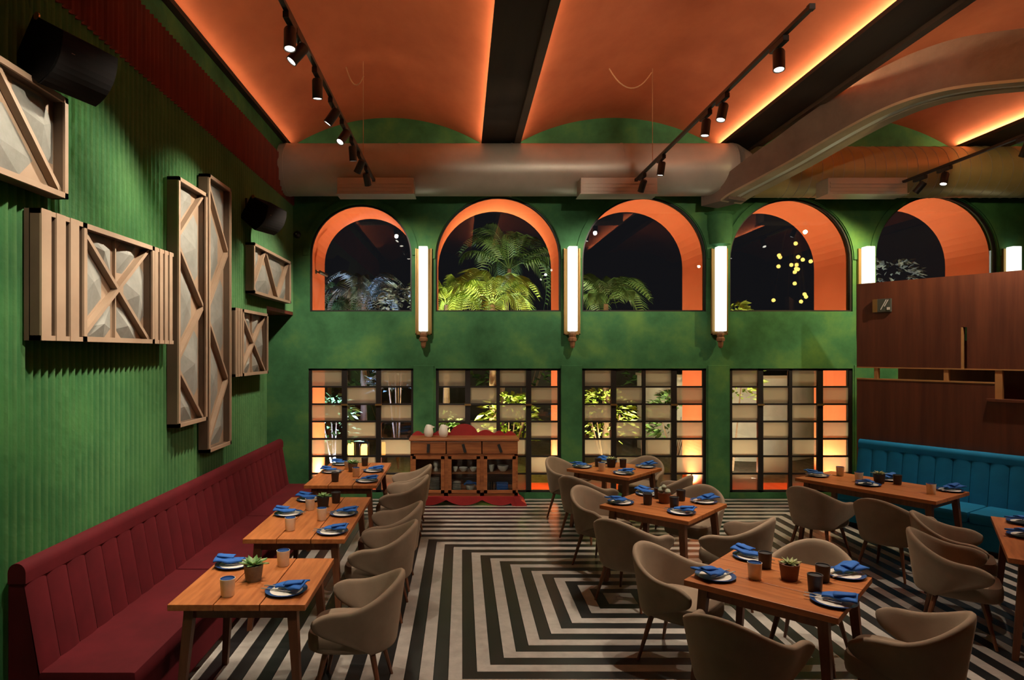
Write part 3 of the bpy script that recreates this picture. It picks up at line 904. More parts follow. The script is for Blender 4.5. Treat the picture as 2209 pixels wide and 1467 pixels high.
MB().lathe([(0.055, 0), (0.055, 0.02), (0.05, 0.035), (0.035, 0.06), (0.012, 0.075)], 14).build('dome', M['black_metal'], c1, smooth=True)
for o in c1.children: o.rotation_euler = (PI / 2, 0, 0)
MB().tube((0, -0.07, 0), (0, -0.08, 0), 0.012, n=8).build('camera_lens', M['steel'], c1)
c2 = thing('security_camera', 'small bullet camera on the orange jamb outside the narrow arch', 'camera', (-2.335, 10.25, 3.54))
MB().box2((-0.005, -0.03, -0.03), (0.01, 0.03, 0.03)).build('base', M['black_metal'], c2)
MB().tube((0.01, 0, 0), (0.09, -0.02, -0.02), 0.012, n=8).build('arm', M['black_metal'], c2)
MB().tube((0.07, -0.06, -0.01), (0.16, 0.08, -0.05), 0.028, n=10).build('barrel', M['black_metal'], c2)

# ------------------------------------------------------------------ banquettes
def banquette(name, label, loc, rz, length, mt, depth, back_t, bh, seat_z=0.45, chan=0.19):
    """local x along the bench, local -y toward the sitter, back at y=0"""
    t = thing(name, label, 'banquette', loc, rz)
    MB().box2((0.02, -depth + 0.07, 0.0), (length - .02, -0.02, 0.06)).build('plinth', M['black_metal'], t)
    MB().bevbox((0, -depth + 0.02, 0.05), (length, -0.01, seat_z - 0.12), 0.015).build('base', mt, t)
    nseat = max(1, int(round(length / 1.75)))
    for k in range(nseat):
        a = length * k / nseat; b = length * (k + 1) / nseat
        MB().bevbox((a + .002, -depth, seat_z - 0.125), (b - .002, -back_t + 0.03, seat_z), 0.035).build('seat_cushion', mt, t, smooth=True)
    n = int(round(length / chan)); w = length / n
    lean = 0.09
    prof = []
    m = MB()
    def cf(u, v):
        x = u * (w - 0.004) + 0.002
        puff = 0.011 * (1 - abs(2 * u - 1) ** 3)
        z = seat_z - 0.01 + v * (bh - 0.10 - seat_z)
        y = -back_t + lean * v - puff
        return (x, y, z)
    m.grid(cf, 8, 4)
    m.grid(lambda u, v: (u * (w - .004) + .002, -0.02, seat_z - .01 + v * (bh - .10 - seat_z)), 1, 1, True)
    me = m.mesh('channel', mt, True)
    for k in range(n):
        inst('back_channel', me, t, (k * w, 0, 0))
    # rolled top
    pr = []
    yc0, yc1 = -back_t + lean - 0.012, -0.01
    r = (yc1 - yc0) / 2; yc = (yc0 + yc1) / 2
    pts = [(yc0, bh - 0.115)] + [(yc + r * math.cos(PI - PI * k / 10), bh - 0.055 + 0.055 * math.sin(PI * k / 10)) for k in range(11)] + [(yc1, bh - 0.115)]
    MB().prism(pts, 0, 0.0, length).build('back_roll', mt, t, smooth=True)
    e = [(-back_t + .012, seat_z - .02), (-back_t + lean + .004, bh - .1), (-0.012, bh - .1), (-0.012, 0.06), (-back_t + 0.012, 0.06)]
    MB().prism(e, 0, 0.004, 0.02).build('end_panel', mt, t)
    MB().prism(e, 0, length - 0.02, length - 0.004).build('end_panel', mt, t)
    return t
# red: sitter faces +X; local -y -> +X means rz = +90deg (x along +Y)
banquette('red_banquette', 'long crimson velvet banquette along the fluted green wall', (XL + FA + 0.012, 3.60, 0), PI / 2, 5.2, M['red_velvet'], 0.73, 0.19, 1.06)
q = Vector((PX, PY, 0)) + PU * 0.0 + PN * 0.012
banquette('blue_banquette', 'teal blue channelled banquette against the wood partition', (q.x, q.y, 0), pang, 4.4, M['blue_velvet'], 0.75, 0.20, 1.06, chan=0.18)

# ------------------------------------------------------------------ tables
def table(label, cx, cy, rz, w, l):
    t = thing('dining_table', label, 'table', (cx, cy, 0), rz)
    n = 3; g = 0.006; pw = (w - g * (n - 1)) / n
    for k in range(n):
        x0 = -w / 2 + k * (pw + g)
        m = MB().bevbox((x0, -l / 2, 0.712), (x0 + pw, l / 2, 0.75), 0.004)
        m.build('plank', M['table_wood'], t)
    a = MB()
    iw, il = w / 2 - 0.09, l / 2 - 0.09
    MB().box2((-iw, -il, 0.635), (iw, -il + .022, 0.712)).build('apron', M['leg_wood'], t)
    MB().box2((-iw, il - .022, 0.635), (iw, il, 0.712)).build('apron', M['leg_wood'], t)
    MB().box2((-iw, -il, 0.635), (-iw + .022, il, 0.712)).build('apron', M['leg_wood'], t)
    MB().box2((iw - .022, -il, 0.635), (iw, il, 0.712)).build('apron', M['leg_wood'], t)
    for sx in (-1, 1):
        for sy in (-1, 1):
            m = MB(); vs = []
            for z, cxx, cyy, hw in ((0.712, iw - .01, il - .01, 0.030), (0.0, iw + .045, il + .045, 0.019)):
                for dx, dy in ((-1, -1), (1, -1), (1, 1), (-1, 1)):
                    vs.append((sx * cxx + dx * hw, sy * cyy + dy * hw, z))
            m.add(vs, [(0, 1, 2, 3), (7, 6, 5, 4), (0, 4, 5, 1), (1, 5, 6, 2), (2, 6, 7, 3), (3, 7, 4, 0)])
            m.build('leg', M['leg_wood'], t)
    return t
R48 = math.radians(47)
TAB = {
 'T1': ('short two-seat plank table beside the near end of the red banquette', -1.34, 4.23, 0, 0.82, 0.86, 'short banquette table'),
 'T2': ('long plank table at the middle of the red banquette', -1.35, 5.88, 0, 0.82, 1.49, 'middle banquette table'),
 'T3': ('long plank table between the red banquette and the sideboard', -1.37, 7.95, 0, 0.82, 1.49, 'sideboard-end banquette table'),
 'R1': ('square plank table with a brown clay succulent pot', 2.10, 4.24, R48, 0.90, 0.90, 'brown-pot square table'),
 'R2': ('square plank table with a round cactus pot, between two square tables', 1.99, 6.31, R48, 0.90, 0.90, 'middle square table'),
 'R3': ('square plank table standing closest to the gridded windows', 1.975, 8.27, R48, 0.88, 0.88, 'window-side square table'),
 'R4': ('long plank table in front of the teal banquette', 4.72, 7.26, math.radians(32.7), 0.82, 1.45, 'teal banquette table'),
 'R5': ('plank table beside two empty chairs, angled away from the teal banquette', 4.74, 5.03, math.radians(-35.8), 0.80, 1.47, 'angled table'),
}
for k, v in TAB.items():
    table(*v[:6])

# ------------------------------------------------------------------ chairs
def shell_pt(t, v):
    """t in [-1,1] round the back, v in [0,1] up; chair faces +y"""
    s = 1 if t >= 0 else -1
    at = abs(t)
    a = 0.225 + 0.075 * v ** 0.9
    b = 0.235 + 0.065 * v
    k = 0.70
    drop = 0.5 + 0.5 * math.cos(PI * min(1.0, at / 0.80))
    ztop = 0.635 + 0.165 * drop
    L = 0.005 + 0.235 * math.sin(min(1, v * 1.15) * PI * 0.5) ** 1.8
    pm = math.radians(58 + 32 * min(1.0, v * 1.7))
    if at < k:
        ph = at / k * pm
        x = a * math.sin(ph); y = -b * math.cos(ph)
    else:
        u = (at - k) / (1 - k)
        x = a * math.sin(pm) + 0.034 * v * u * u; y = -b * math.cos(pm) + L * u
    if at > 0.84:
        e = (at - 0.84) / 0.16
        ztop -= 0.055 * e * e
    z = 0.33 + v * (ztop - 0.33)
    return Vector((s * x, y, z))
sm = MB()
sm.grid(lambda u, v: shell_pt(2 * u - 1, v), 26, 8)
shell_me = bake(sm, 'chair_shell', M['velvet'], [('SOLIDIFY', dict(thickness=0.042, offset=0.0, use_even_offset=True)), ('SUBSURF', dict(levels=1, render_levels=1))])
def seat_mesh():
    m = MB(); n = 28
    prof = [(0.90, 0.335), (0.98, 0.35), (1.0, 0.38), (1.0, 0.43), (0.96, 0.455), (0.85, 0.468), (0.5, 0.474)]
    vs = []; fs = []
    for sc_, z in prof:
        for i in range(n):
            a = 2 * PI * i / n
            c_, s_ = math.cos(a), math.sin(a)
            e = 0.5
            x = 0.238 * math.copysign(abs(c_) ** e, c_) * sc_
            y = 0.262 * math.copysign(abs(s_) ** e, s_) * sc_
            if y < 0: x *= 1 - 0.20 * (y / 0.262) ** 2
            vs.append((x, y + 0.045, z))
    for k in range(len(prof) - 1):
        for i in range(n):
            fs.append((k * n + i, k * n + (i + 1) % n, (k + 1) * n + (i + 1) % n, (k + 1) * n + i))
    fs.append(tuple(range(n - 1, -1, -1))); fs.append(tuple((len(prof) - 1) * n + i for i in range(n)))
    return m.add(vs, fs).mesh('seat', M['velvet'], True)
seat_me = seat_mesh()
leg_mes = []
for sx, sy in ((-1, -1), (1, -1), (-1, 1), (1, 1)):
    m = MB()
    m.tube((sx * 0.155, 0.03 + sy * 0.145, 0.345), (sx * 0.225, 0.03 + sy * 0.225, 0.0), 0.021, 0.011, n=8)
    leg_mes.append(m.mesh('leg', M['leg_wood'], True))
def chair(x, y, face, label, group):
    """face: direction (dx, dy) the sitter looks"""
    rz = math.atan2(face[1], face[0]) - PI / 2
    t = thing('dining_chair', label, 'chair', (x, y, 0), rz, group)
    inst('backrest', shell_me, t); inst('seat', seat_me, t)
    for l in leg_mes:
        inst('leg', l, t)
    return t
chair(-0.69, 4.26, (-1, 0.02), 'taupe velvet tub chair at the short banquette table', 'chairs along the banquette tables')
for x, y, lb in ((-0.69, 5.54, 'middle banquette table, next to the short table'), (-0.69, 6.24, 'middle banquette table, farther from the short table'),
                 (-0.70, 7.60, 'sideboard-end banquette table, farther from the sideboard'), (-0.70, 8.30, 'sideboard-end banquette table, right beside the sideboard')):
    chair(x, y, (-1, random.uniform(-.04, .04)), 'taupe velvet tub chair at the ' + lb, 'chairs along the banquette tables')
for key in ('R1', 'R2', 'R3'):
    lb, cx, cy, rz, w_, l_, ph = TAB[key]
    for k in range(4):
        a = rz + k * PI / 2
        d = Vector((math.cos(a), math.sin(a)))
        dist = 0.705 + random.uniform(-.01, .015)
        chair(cx + d.x * dist, cy + d.y * dist, (-d.x + random.uniform(-.04, .04), -d.y + random.uniform(-.04, .04)),
              'taupe velvet tub chair at the ' + ph + ', ' + ('its back to the partition', 'its back to the sideboard', 'its back to the red banquette', 'facing the sideboard')[k], 'chairs round the square tables')
for x, y, lb in ((4.35, 6.51, 'farther from the windows'), (3.95, 7.10, 'nearer the windows')):
    chair(x, y, (0.8417, 0.54), 'taupe velvet tub chair at the teal banquette table, ' + lb, 'chairs at the teal banquette table')
for x, y, lb in ((4.37, 5.70, 'nearer the teal banquette'), (3.95, 5.14, 'its seat fully showing')):
    chair(x, y, (0.81, -0.585), 'taupe velvet tub chair at the angled table, ' + lb, 'chairs at the angled table')

# ------------------------------------------------------------------ things on the tables
TOP = 0.7502
plate_m = MB(); plate_m.lathe([(0.070, 0.0), (0.080, 0.004), (0.128, 0.016), (0.130, 0.019), (0.124, 0.019), (0.085, 0.010), (0.02, 0.009)], 28)
plate_me = plate_m.mesh('plate', M['navy'], True)
well_me = MB().lathe([(0.100, 0.0135), (0.095, 0.0150), (0.02, 0.0130)], 24).mesh('plate_well', M['white'], True)
nap = MB()
def napf(u, v):
    # folded cloth wedge: wide at one end, rippled
    x = -0.06 + 0.185 * u
    w = 0.030 + 0.055 * u
    y = (v - 0.5) * 2 * w + 0.012 * math.sin(u * 5)
    z = 0.030 + 0.018 * u + 0.010 * math.sin(v * PI) + 0.004 * math.sin(u * 9 + v * 7)
    return (x, y, z)
nap.grid(napf, 10, 8)
nap_me = bake(nap, 'napkin', M['blue_cloth'], [('SOLIDIFY', dict(thickness=0.010, offset=1.0))])
fold = MB(); fold.grid(lambda u, v: (0.0 + 0.115 * u, -0.05 + 0.075 * v * (1 - .3 * u) + 0.015 * u, 0.056 + 0.014 * u + 0.006 * math.sin(v * PI)), 6, 5)
fold_me = bake(fold, 'napkin_fold', M['blue_cloth'], [('SOLIDIFY', dict(thickness=0.007, offset=1.0))])
kn = MB()
kn.bevbox((-0.105, -0.006, 0.0), (-0.02, 0.006, 0.006), 0.002); kn.prism([(-0.02, -0.005), (0.09, -0.009), (0.105, 0.0), (0.09, 0.007), (-0.02, 0.005)], 2, 0.001, 0.004)
knife_me = kn.mesh('knife', M['steel'])
fk = MB()
fk.bevbox((-0.105, -0.005, 0.0), (0.035, 0.005, 0.005), 0.002); fk.box2((0.03, -0.012, 0.001), (0.06, 0.012, 0.004))
for k in range(4):
    fk.box2((0.06, -0.012 + k * .0065, 0.001), (0.10, -0.0085 + k * .0065, 0.004))
fork_me = fk.mesh('fork', M['steel'])
def setting(x, y, ang, ph, where=''):
    ph0 = ph; ph = ph + where
    p = thing('dinner_plate', 'navy rimmed white plate on the ' + ph, 'plate', (x, y, TOP), 0, 'plates on the ' + ph0)
    inst('rim', plate_me, p); inst('well', well_me, p)
    n_ = thing('napkin', 'folded cobalt napkin on a plate on the ' + ph, 'napkin', (x, y, TOP + 0.001), ang, 'napkins on the ' + ph0)
    inst('cloth', nap_me, n_); inst('top_fold', fold_me, n_)
    ca, sa = math.cos(ang), math.sin(ang)
    for me, nm, dy, dr in ((knife_me, 'knife', 0.034, 0.10), (fork_me, 'fork', -0.028, -0.06)):
        lx, ly = -0.055, dy
        o = inst(nm, me, None, (x + lx * ca - ly * sa, y + lx * sa + ly * ca, TOP + 0.0195), (0, 0, ang + dr))
        tag(o, 'steel %s on a plate on the %s' % (nm, ph), nm, nm + 's on the ' + ph0)

def cup_mesh(name, outer_m):
    m = MB()
    m.lathe([(0.036, 0.0), (0.039, 0.004), (0.045, 0.100), (0.046, 0.108), (0.042, 0.108), (0.041, 0.098)], 18)
    return m.mesh(name, outer_m, True)
cup_b = cup_mesh('cup_beige', M['beige']); cup_d = cup_mesh('cup_dark', M['dark_cup'])
glaze_me = MB().lathe([(0.0418, 0.101), (0.0438, 0.1088), (0.040, 0.1085), (0.038, 0.1015), (0.01, 0.100)], 18).mesh('glaze', M['navy'], True)
glaze_d = MB().lathe([(0.0418, 0.101), (0.0438, 0.1088), (0.040, 0.1085), (0.038, 0.1015), (0.01, 0.100)], 18).mesh('glaze_dark', M['pot_black'], True)
def cup(x, y, dark, ph, s=1.0):
    t = thing('cup', ('black stoneware cup on the ' if dark else 'beige stoneware cup with navy glazed inside on the ') + ph, 'cup', (x, y, TOP), 0, ('black' if dark else 'beige') + ' cups on the ' + ph)
    t.scale = (s, s, s)
    inst('body', cup_d if dark else cup_b, t); inst('inside', glaze_d if dark else glaze_me, t)

def leaf_rosette(n, ln, wd, up, seed):
    rnd = random.Random(seed)
    m = MB()
    for k in range(n):
        a = k * 2.399 + rnd.uniform(-.2, .2)
        tilt = up + (1 - up) * (k / n) * 0.9
        l = ln * (1 - 0.35 * k / n) * rnd.uniform(.85, 1.15)
        d = Vector((math.cos(a), math.sin(a), 0)); s_ = Vector((-math.sin(a), math.cos(a), 0))
        vs = []
        for i, (f, w) in enumerate(((0, .35), (.35, 1.0), (.7, .8), (1.0, .08))):
            p = d * l * f * math.cos(tilt) + Vector((0, 0, l * math.sin(tilt) * f - 0.25 * l * f * f * (1 - tilt)))
            vs += [p - s_ * wd * w / 2, p + Vector((0, 0, -wd * .18)), p + s_ * wd * w / 2]
        fs = []
        for i in range(3):
            for j in range(2):
                q = i * 3 + j
                fs.append((q, q + 1, q + 4, q + 3))
        m.add(vs, fs)
    return m
def potted(x, y, ph, kind):
    labs = {'leafy': 'leafy green succulent in a small grey clay pot on the ', 'black': 'small green succulent in a black pot on the ', 'brown': 'pale spiky succulent in a brown clay pot on the ',
            'cactus': 'grey green round cacti in a brown pot on the ', 'pale': 'pale succulent in a dark pot on the '}
    t = thing('potted_succulent', labs[kind] + ph, 'potted plant', (x, y, TOP))
    pm = {'leafy': M['pot_grey'], 'black': M['pot_black'], 'brown': M['pot_brown'], 'cactus': M['pot_brown'], 'pale': M['pot_black']}[kind]
    MB().lathe([(0.046, 0.0), (0.050, 0.004), (0.062, 0.098), (0.063, 0.105), (0.056, 0.105), (0.055, 0.09)], 18).build('pot', pm, t, smooth=True)
    MB().lathe([(0.055, 0.085), (0.02, 0.094)], 14).build('soil', M['soil'], t)
    if kind == 'cactus':
        for i, (dx, dy, r, z) in enumerate(((-0.025, 0.02, 0.034, 0.125), (0.03, -0.012, 0.030, 0.115), (-0.004, 0.0, 0.024, 0.16))):
            m = MB(); m.lathe([(0.006, -r), (r * .7, -r * .7), (r, 0), (r * .7, r * .7), (0.004, r)], 12, (dx, dy, z))
            m.build('cactus_ball', M['cactus'], t, smooth=True)
    else:
        ln = 0.105 if kind == 'leafy' else 0.085
        m = leaf_rosette(22, ln, 0.036 if kind == 'leafy' else 0.02, 0.35, hash(kind) % 50)
        m.v = [(a, b, c + 0.095) for a, b, c in m.v]
        mt = M['succulent'] if kind in ('leafy', 'black') else M['succulent_pale']
        o = m.build('leaves', mt, t)
        md = o.modifiers.new('sol', 'SOLIDIFY'); md.thickness = 0.003

ITEMS = {
 'T1': dict(plate=[(-1.097, 4.004, -0.15), (-1.60, 4.50, PI + .1)], beige=[(-1.443, 3.943), (-1.255, 4.5)], pot=[(-1.369, 4.207, 'leafy')]),
 'T2': dict(plate=[(-1.60, 5.914, PI), (-1.089, 5.914, 0), (-1.076, 5.321, 0), (-1.54, 6.489, PI - .3)], beige=[(-1.445, 5.391), (-1.25, 5.72), (-1.443, 6.09)], dark=[(-1.251, 6.369)], pot=[(-1.343, 6.198, 'black')]),
 'T3': dict(plate=[(-1.60, 8.54, PI), (-1.63, 8.0, PI), (-1.11, 8.054, 0), (-1.10, 7.419, 0)], beige=[(-1.276, 7.724), (-1.46, 8.20)], dark=[(-1.468, 7.419), (-1.28, 8.449)], pot=[(-1.37, 8.05, 'leafy')]),
 'R1': dict(plate=[(1.690, 4.262, 3.6), (2.112, 4.66, 2.2), (2.57, 4.30, .5), (2.227, 3.83, -.6)], beige=[(1.943, 4.242)], dark=[(2.11, 4.45), (2.365, 4.19), (2.215, 4.01)], pot=[(2.164, 4.224, 'brown')]),
 'R2': dict(plate=[(1.58, 6.36, 3.6), (1.965, 6.74, 2.2), (2.42, 6.40, .5), (2.05, 5.97, -.6)], beige=[], dark=[(1.831, 6.30), (2.046, 6.159), (2.018, 6.56), (2.217, 6.469)], pot=[(2.017, 6.369, 'cactus')]),
 'R3': dict(plate=[(1.57, 8.35, 3.6), (2.0, 7.90, -.6), (2.40, 8.35, .5), (1.98, 8.70, 2.0)], beige=[(1.77, 8.086)], dark=[(1.79, 8.40), (2.10, 8.33)], pot=[(1.955, 8.36, 'pale')]),
 'R4': dict(plate=[(4.308, 7.75, 2.9), (4.589, 7.22, 3.9), (5.00, 7.50, .6), (5.28, 6.92, .4)], beige=[(4.602, 7.78), (4.607, 7.42), (4.975, 6.78)], dark=[(4.947, 7.263)], pot=[(4.79, 7.34, 'pale')]),
 'R5': dict(plate=[(4.93, 5.60, 3.6), (4.592, 5.20, 3.6)]),
}
for key, d in ITEMS.items():
    ph = TAB[key][6]
    tx, ty = TAB[key][1:3]
    for x, y, a in d['plate']:
        dx, dy = x - tx, y - ty
        if key[0] == 'T':
            wh = ', bench side' if dx < 0 else ', chair side'
            if key != 'T1': wh += ', window end' if dy > 0.2 or (dy > 0 and dx > 0) else ', other end'
        elif key in ('R1', 'R2', 'R3'):
            wh = (', corner toward the partition' if dx > 0 else ', corner toward the sideboard') if abs(dx) > abs(dy) else (', corner toward the windows' if dy > 0 else ', corner opposite the windows')
        elif key == 'R4':
            wh = (', bench side' if dx * .84 + dy * .54 > 0 else ', chair side') + (lambda q: ', window end' if q < -.2 else ', middle' if q < .3 else ', far end')(dx * .54 - dy * .84)
        else:
            wh = ', bench end' if dy > .3 else ', other end'
        setting(x, y, a, ph, wh)
    for x, y in d.get('beige', []): cup(x, y, False, ph)
    for x, y in d.get('dark', []): cup(x, y, True, ph)
    for x, y, k in d.get('pot', []): potted(x, y, ph, k)

# ------------------------------------------------------------------ sideboard
sb = thing('sideboard', 'carved wooden sideboard with glass doors and red scalloped base', 'sideboard', (0.035, 9.41, 0))
HW = 0.79; DP = 0.40; H0, H1 = 0.135, 0.945
MB().box2((-HW, 0.0, H0), (-HW + .05, DP, H1)).build('side_panel', M['side_wood'], sb)
MB().box2((HW - .05, 0.0, H0), (HW, DP, H1)).build('side_panel', M['side_wood'], sb)
MB().box2((-HW, DP - .02, H0), (HW, DP, H1)).build('back_panel', M['side_wood'], sb)
MB().box2((-HW, 0.0, H0), (HW, DP, H0 + .05)).build('bottom_board', M['side_wood'], sb)
MB().box2((-HW + .05, 0.03, 0.455), (HW - .05, DP - .02, 0.475)).build('shelf', M['side_wood'], sb)
MB().box2((-HW, 0.0, 0.725), (HW, DP, 0.75)).build('divider_board', M['side_wood'], sb)
for x in (-0.265, 0.265):
    MB().box2((x - .03, 0.0, H0), (x + .03, DP - .02, 0.73)).build('upright', M['side_wood'], sb)
MB().bevbox((-HW - .02, -0.03, H1), (HW + .02, DP, H1 + 0.035), 0.006).build('top_board', M['side_wood'], sb)
for i in range(3):
    xc = (-0.525, 0.0, 0.525)[i]
    dr = MB().bevbox((xc - .255, -0.012, 0.757), (xc + .255, 0.30, 0.937), 0.006).build('drawer', M['side_wood'], sb)
    MB().box((xc, -0.028, 0.842), (0.04, 0.03, 0.125), Matrix.Rotation(math.radians((3, -16, -20)[i]), 3, 'Y')).build('drawer_pull', M['black_metal'], dr)
    d0, d1 = xc - .235, xc + .235
    z0, z1 = H0 + .045, 0.725
    dm = MB()
    for a, b in (((d0, z0), (d0 + .05, z1)), ((d1 - .05, z0), (d1, z1)), ((d0, z0), (d1, z0 + .045)), ((d0, z1 - .045), (d1, z1))):
        dm.box2((a[0], -0.016, a[1]), (b[0], 0.006, b[1]))
    do = dm.build('door', M['side_wood'], sb)
    MB().box2((d0 + .048, -0.007, z0 + .043), (d1 - .048, -0.003, z1 - .043)).build('door_glass', M['cab_glass'], do)
# red scalloped plinth
def scal(x):
    u = ((x + HW) / (2 * HW)) * 3
    return abs(math.cos(PI * u))
n = 72
pts_t = [(-HW - .03 + (2 * HW + .06) * k / n) for k in range(n + 1)]
poly = [(x, H0 + .004) for x in pts_t]
def low(x):
    if abs(x) > HW - 0.10: return 0.0
    u = ((x + HW) / (2 * HW)) * 3
    return 0.095 - 0.085 * math.sin(PI * (u % 1.0)) ** 0.8
poly += [(x, low(x)) for x in reversed(pts_t)]
bmx = bmesh.new()
MBp = wall_with_holes(poly, [], -0.05, -0.02)
MBp.build('scalloped_skirt', M['side_red'], sb)
bmx.free()
for sx in (-1, 1):
    pf = [(sx * (HW - .06), H0 + .004), (sx * (HW + .02), H0 + .004), (sx * (HW + .05), 0.08), (sx * (HW + .12), 0.03), (sx * (HW + .13), 0.0), (sx * (HW - .04), 0.0)]
    MB().prism(pf, 1, -0.06, DP - .02).build('flared_foot', M['side_red'], sb)
# red scroll gallery on top
gp = []
n = 80
for k in range(n + 1):
    x = -HW + 2 * HW * k / n
    a = abs(x)
    if a < 0.20: z = 0.155 * math.sqrt(max(0, 1 - (a / 0.205) ** 2)) + 0.02
    elif a < 0.46: z = 0.03 + 0.055 * math.sin(PI * (a - 0.20) / 0.26)
    elif a < 0.62: z = 0.022 + 0.05 * math.sin(PI * (a - 0.46) / 0.16)
    else: z = 0.015 + 0.05 * math.sin(PI * min(1, (a - 0.62) / 0.17))
    gp.append((x, H1 + .035 + z))
gp += [(HW, H1 + .033), (-HW, H1 + .033)]
wall_with_holes(gp, [], DP - .035, DP - .012).build('scroll_gallery', M['side_red'], sb)
def onsb(x, y, z): return (0.035 + x, 9.41 + y, z)
# jugs on top
for x, lb in ((-0.53, 'white ceramic jug on the sideboard, nearer the window pier'), (-0.31, 'white ceramic jug on the sideboard, beside the red scroll')):
    j = thing('jug', lb, 'jug', onsb(x, 0.17, H1 + .0355), 0.3)
    MB().lathe([(0.045, 0), (0.060, 0.02), (0.072, 0.07), (0.062, 0.13), (0.045, 0.17), (0.034, 0.185), (0.028, 0.18)], 18).build('body', M['white'], j, smooth=True)
    MB().box((0.045, 0, 0.145), (0.012, 0.02, 0.11), Matrix.Rotation(math.radians(-28), 3, 'Y')).build('dark_handle', M['black_metal'], j)
    MB().prism([(0.02, 0.12), (0.095, 0.15), (0.03, 0.18)], 1, -0.02, 0.02).build('spout', M['white'], j)
# crockery behind the glass
def bowl(x, y, z, r, h, label, m='white'):
    b = MB().lathe([(r * .45, 0), (r * .5, 0.004), (r * .9, h * .55), (r, h), (r * .93, h), (r * .8, h * .55), (r * .2, h * .18)], 16).build('bowl', M[m], None, True)
    b.location = onsb(x, y, z)
    tag(b, label, 'bowl', 'crockery in the sideboard')
def stack(x, y, z, r, n, label, m='white', dz=0.022):
    for k in range(n):
        p = MB().lathe([(r * .5, 0), (r, 0.014), (r, 0.019), (r * .6, 0.006)], 16).build('stacked_plate', M[m], None, True)
        p.location = onsb(x, y, z + k * dz)
        tag(p, label, 'plate', 'plate stacks in the sideboard')
Z1, Z0 = 0.4755, H0 + .0505
def vase(x, y, z, label):
    b = MB().lathe([(0.03, 0), (0.035, 0.01), (0.02, 0.06), (0.036, 0.09), (0.036, 0.15), (0.03, 0.15)], 14).build('sugar_jar', M['white'], None, True)
    b.location = onsb(x, y, z); tag(b, label, 'jar')
vase(-0.42, 0.14, Z1, 'slim white jar on the upper shelf behind the first sideboard door')
stack(-0.44, 0.17, Z0, 0.075, 9, 'white plate in a tall stack behind the first sideboard door')
bowl(-0.13, 0.12, Z1, 0.036, 0.07, 'tiny white pot on the upper shelf behind the middle sideboard door')
bowl(-0.01, 0.13, Z1, 0.065, 0.06, 'round white bowl on the upper shelf behind the middle sideboard door')
bowl(0.14, 0.13, Z1, 0.055, 0.06, 'smaller white bowl on the upper shelf behind the middle sideboard door')
stack(-0.11, 0.15, Z0, 0.065, 6, 'white plate in a short stack behind the middle sideboard door')
bowl(0.09, 0.14, Z0, 0.070, 0.085, 'white bowl under the blue cloth behind the middle sideboard door')
cl = MB(); cl.grid(lambda u, v: (-0.095 + 0.19 * u, -0.07 + 0.14 * v, 0.10 + 0.035 * math.sin(PI * u) + 0.012 * math.sin(9 * u + 5 * v)), 10, 8)
o = cl.build('folded_cloth', M['blue_cloth'], None, True); o.location = onsb(0.09, 0.14, Z0)
o.modifiers.new('s', 'SOLIDIFY').thickness = 0.014
tag(o, 'crumpled blue cloth over a bowl behind the middle sideboard door', 'cloth')
bowl(0.41, 0.12, Z1, 0.042, 0.10, 'white beaker on the upper shelf behind the last sideboard door')
bowl(0.58, 0.15, Z1, 0.085, 0.085, 'wide white bowl on the upper shelf behind the last sideboard door')
for k in range(4):
    m = MB().bevbox((-0.085, -0.07, 0), (0.085, 0.07, 0.030), 0.010)
    o = m.build('folded_cloth', M['blue_cloth'], None, True); o.location = onsb(0.575 + random.uniform(-.008, .008), 0.14, Z0 + 0.0305 * k)
    tag(o, 'folded blue cloth in the pile behind the last sideboard door', 'cloth', 'folded cloths in the sideboard')
for x in (0.37, 0.45):
    o = MB().lathe([(0.025, 0), (0.03, 0.005), (0.034, 0.13), (0.031, 0.13), (0.026, 0.01)], 12).build('water_glass', M['cab_glass'], None, True)
    o.location = onsb(x, 0.15, Z0); tag(o, 'clear water glass behind the last sideboard door', 'glass', 'water glasses in the sideboard')

# ------------------------------------------------------------------ chandelier that the window glass mirrors
ch = thing('chandelier', 'cluster of small gold globe lamps hanging on cords', 'chandelier', (8.7, 3.0, 5.7))
MB().lathe([(0.25, 0), (0.25, 0.03), (0.05, 0.05)], 20).build('canopy', M['brass'], ch)
gl_me = MB().lathe([(0.005, -0.05), (0.028, -0.042), (0.045, -0.02), (0.05, 0), (0.045, 0.02), (0.028, 0.042), (0.005, 0.05)], 14).mesh('globe', M['globe'], True)
rnd = random.Random(4)
for k in range(18):
    a = rnd.uniform(0, 2 * PI); r = rnd.uniform(0.1, 0.62); z = -rnd.uniform(0.6, 2.3)
    p = (r * math.cos(a), r * math.sin(a), z)
    MB().tube((p[0] * .3, p[1] * .3, 0), p, 0.003, n=5).build('cord', M['brass'], ch)
    inst('globe', gl_me, ch, p)

# ------------------------------------------------------------------ garden outside
tag(MB().box2((-8, YB + .12, -0.20), (16, 26, -0.05)).build('ground_garden', M['ground']), 'gravel garden ground beyond the windows', 'ground', kind='structure')
tag(MB().box2((-8, 20.6, -0.1), (16, 20.8, 3.0)).build('wall_garden', M['garden_wall']), 'dim garden boundary wall beyond the planting', 'wall', kind='structure')

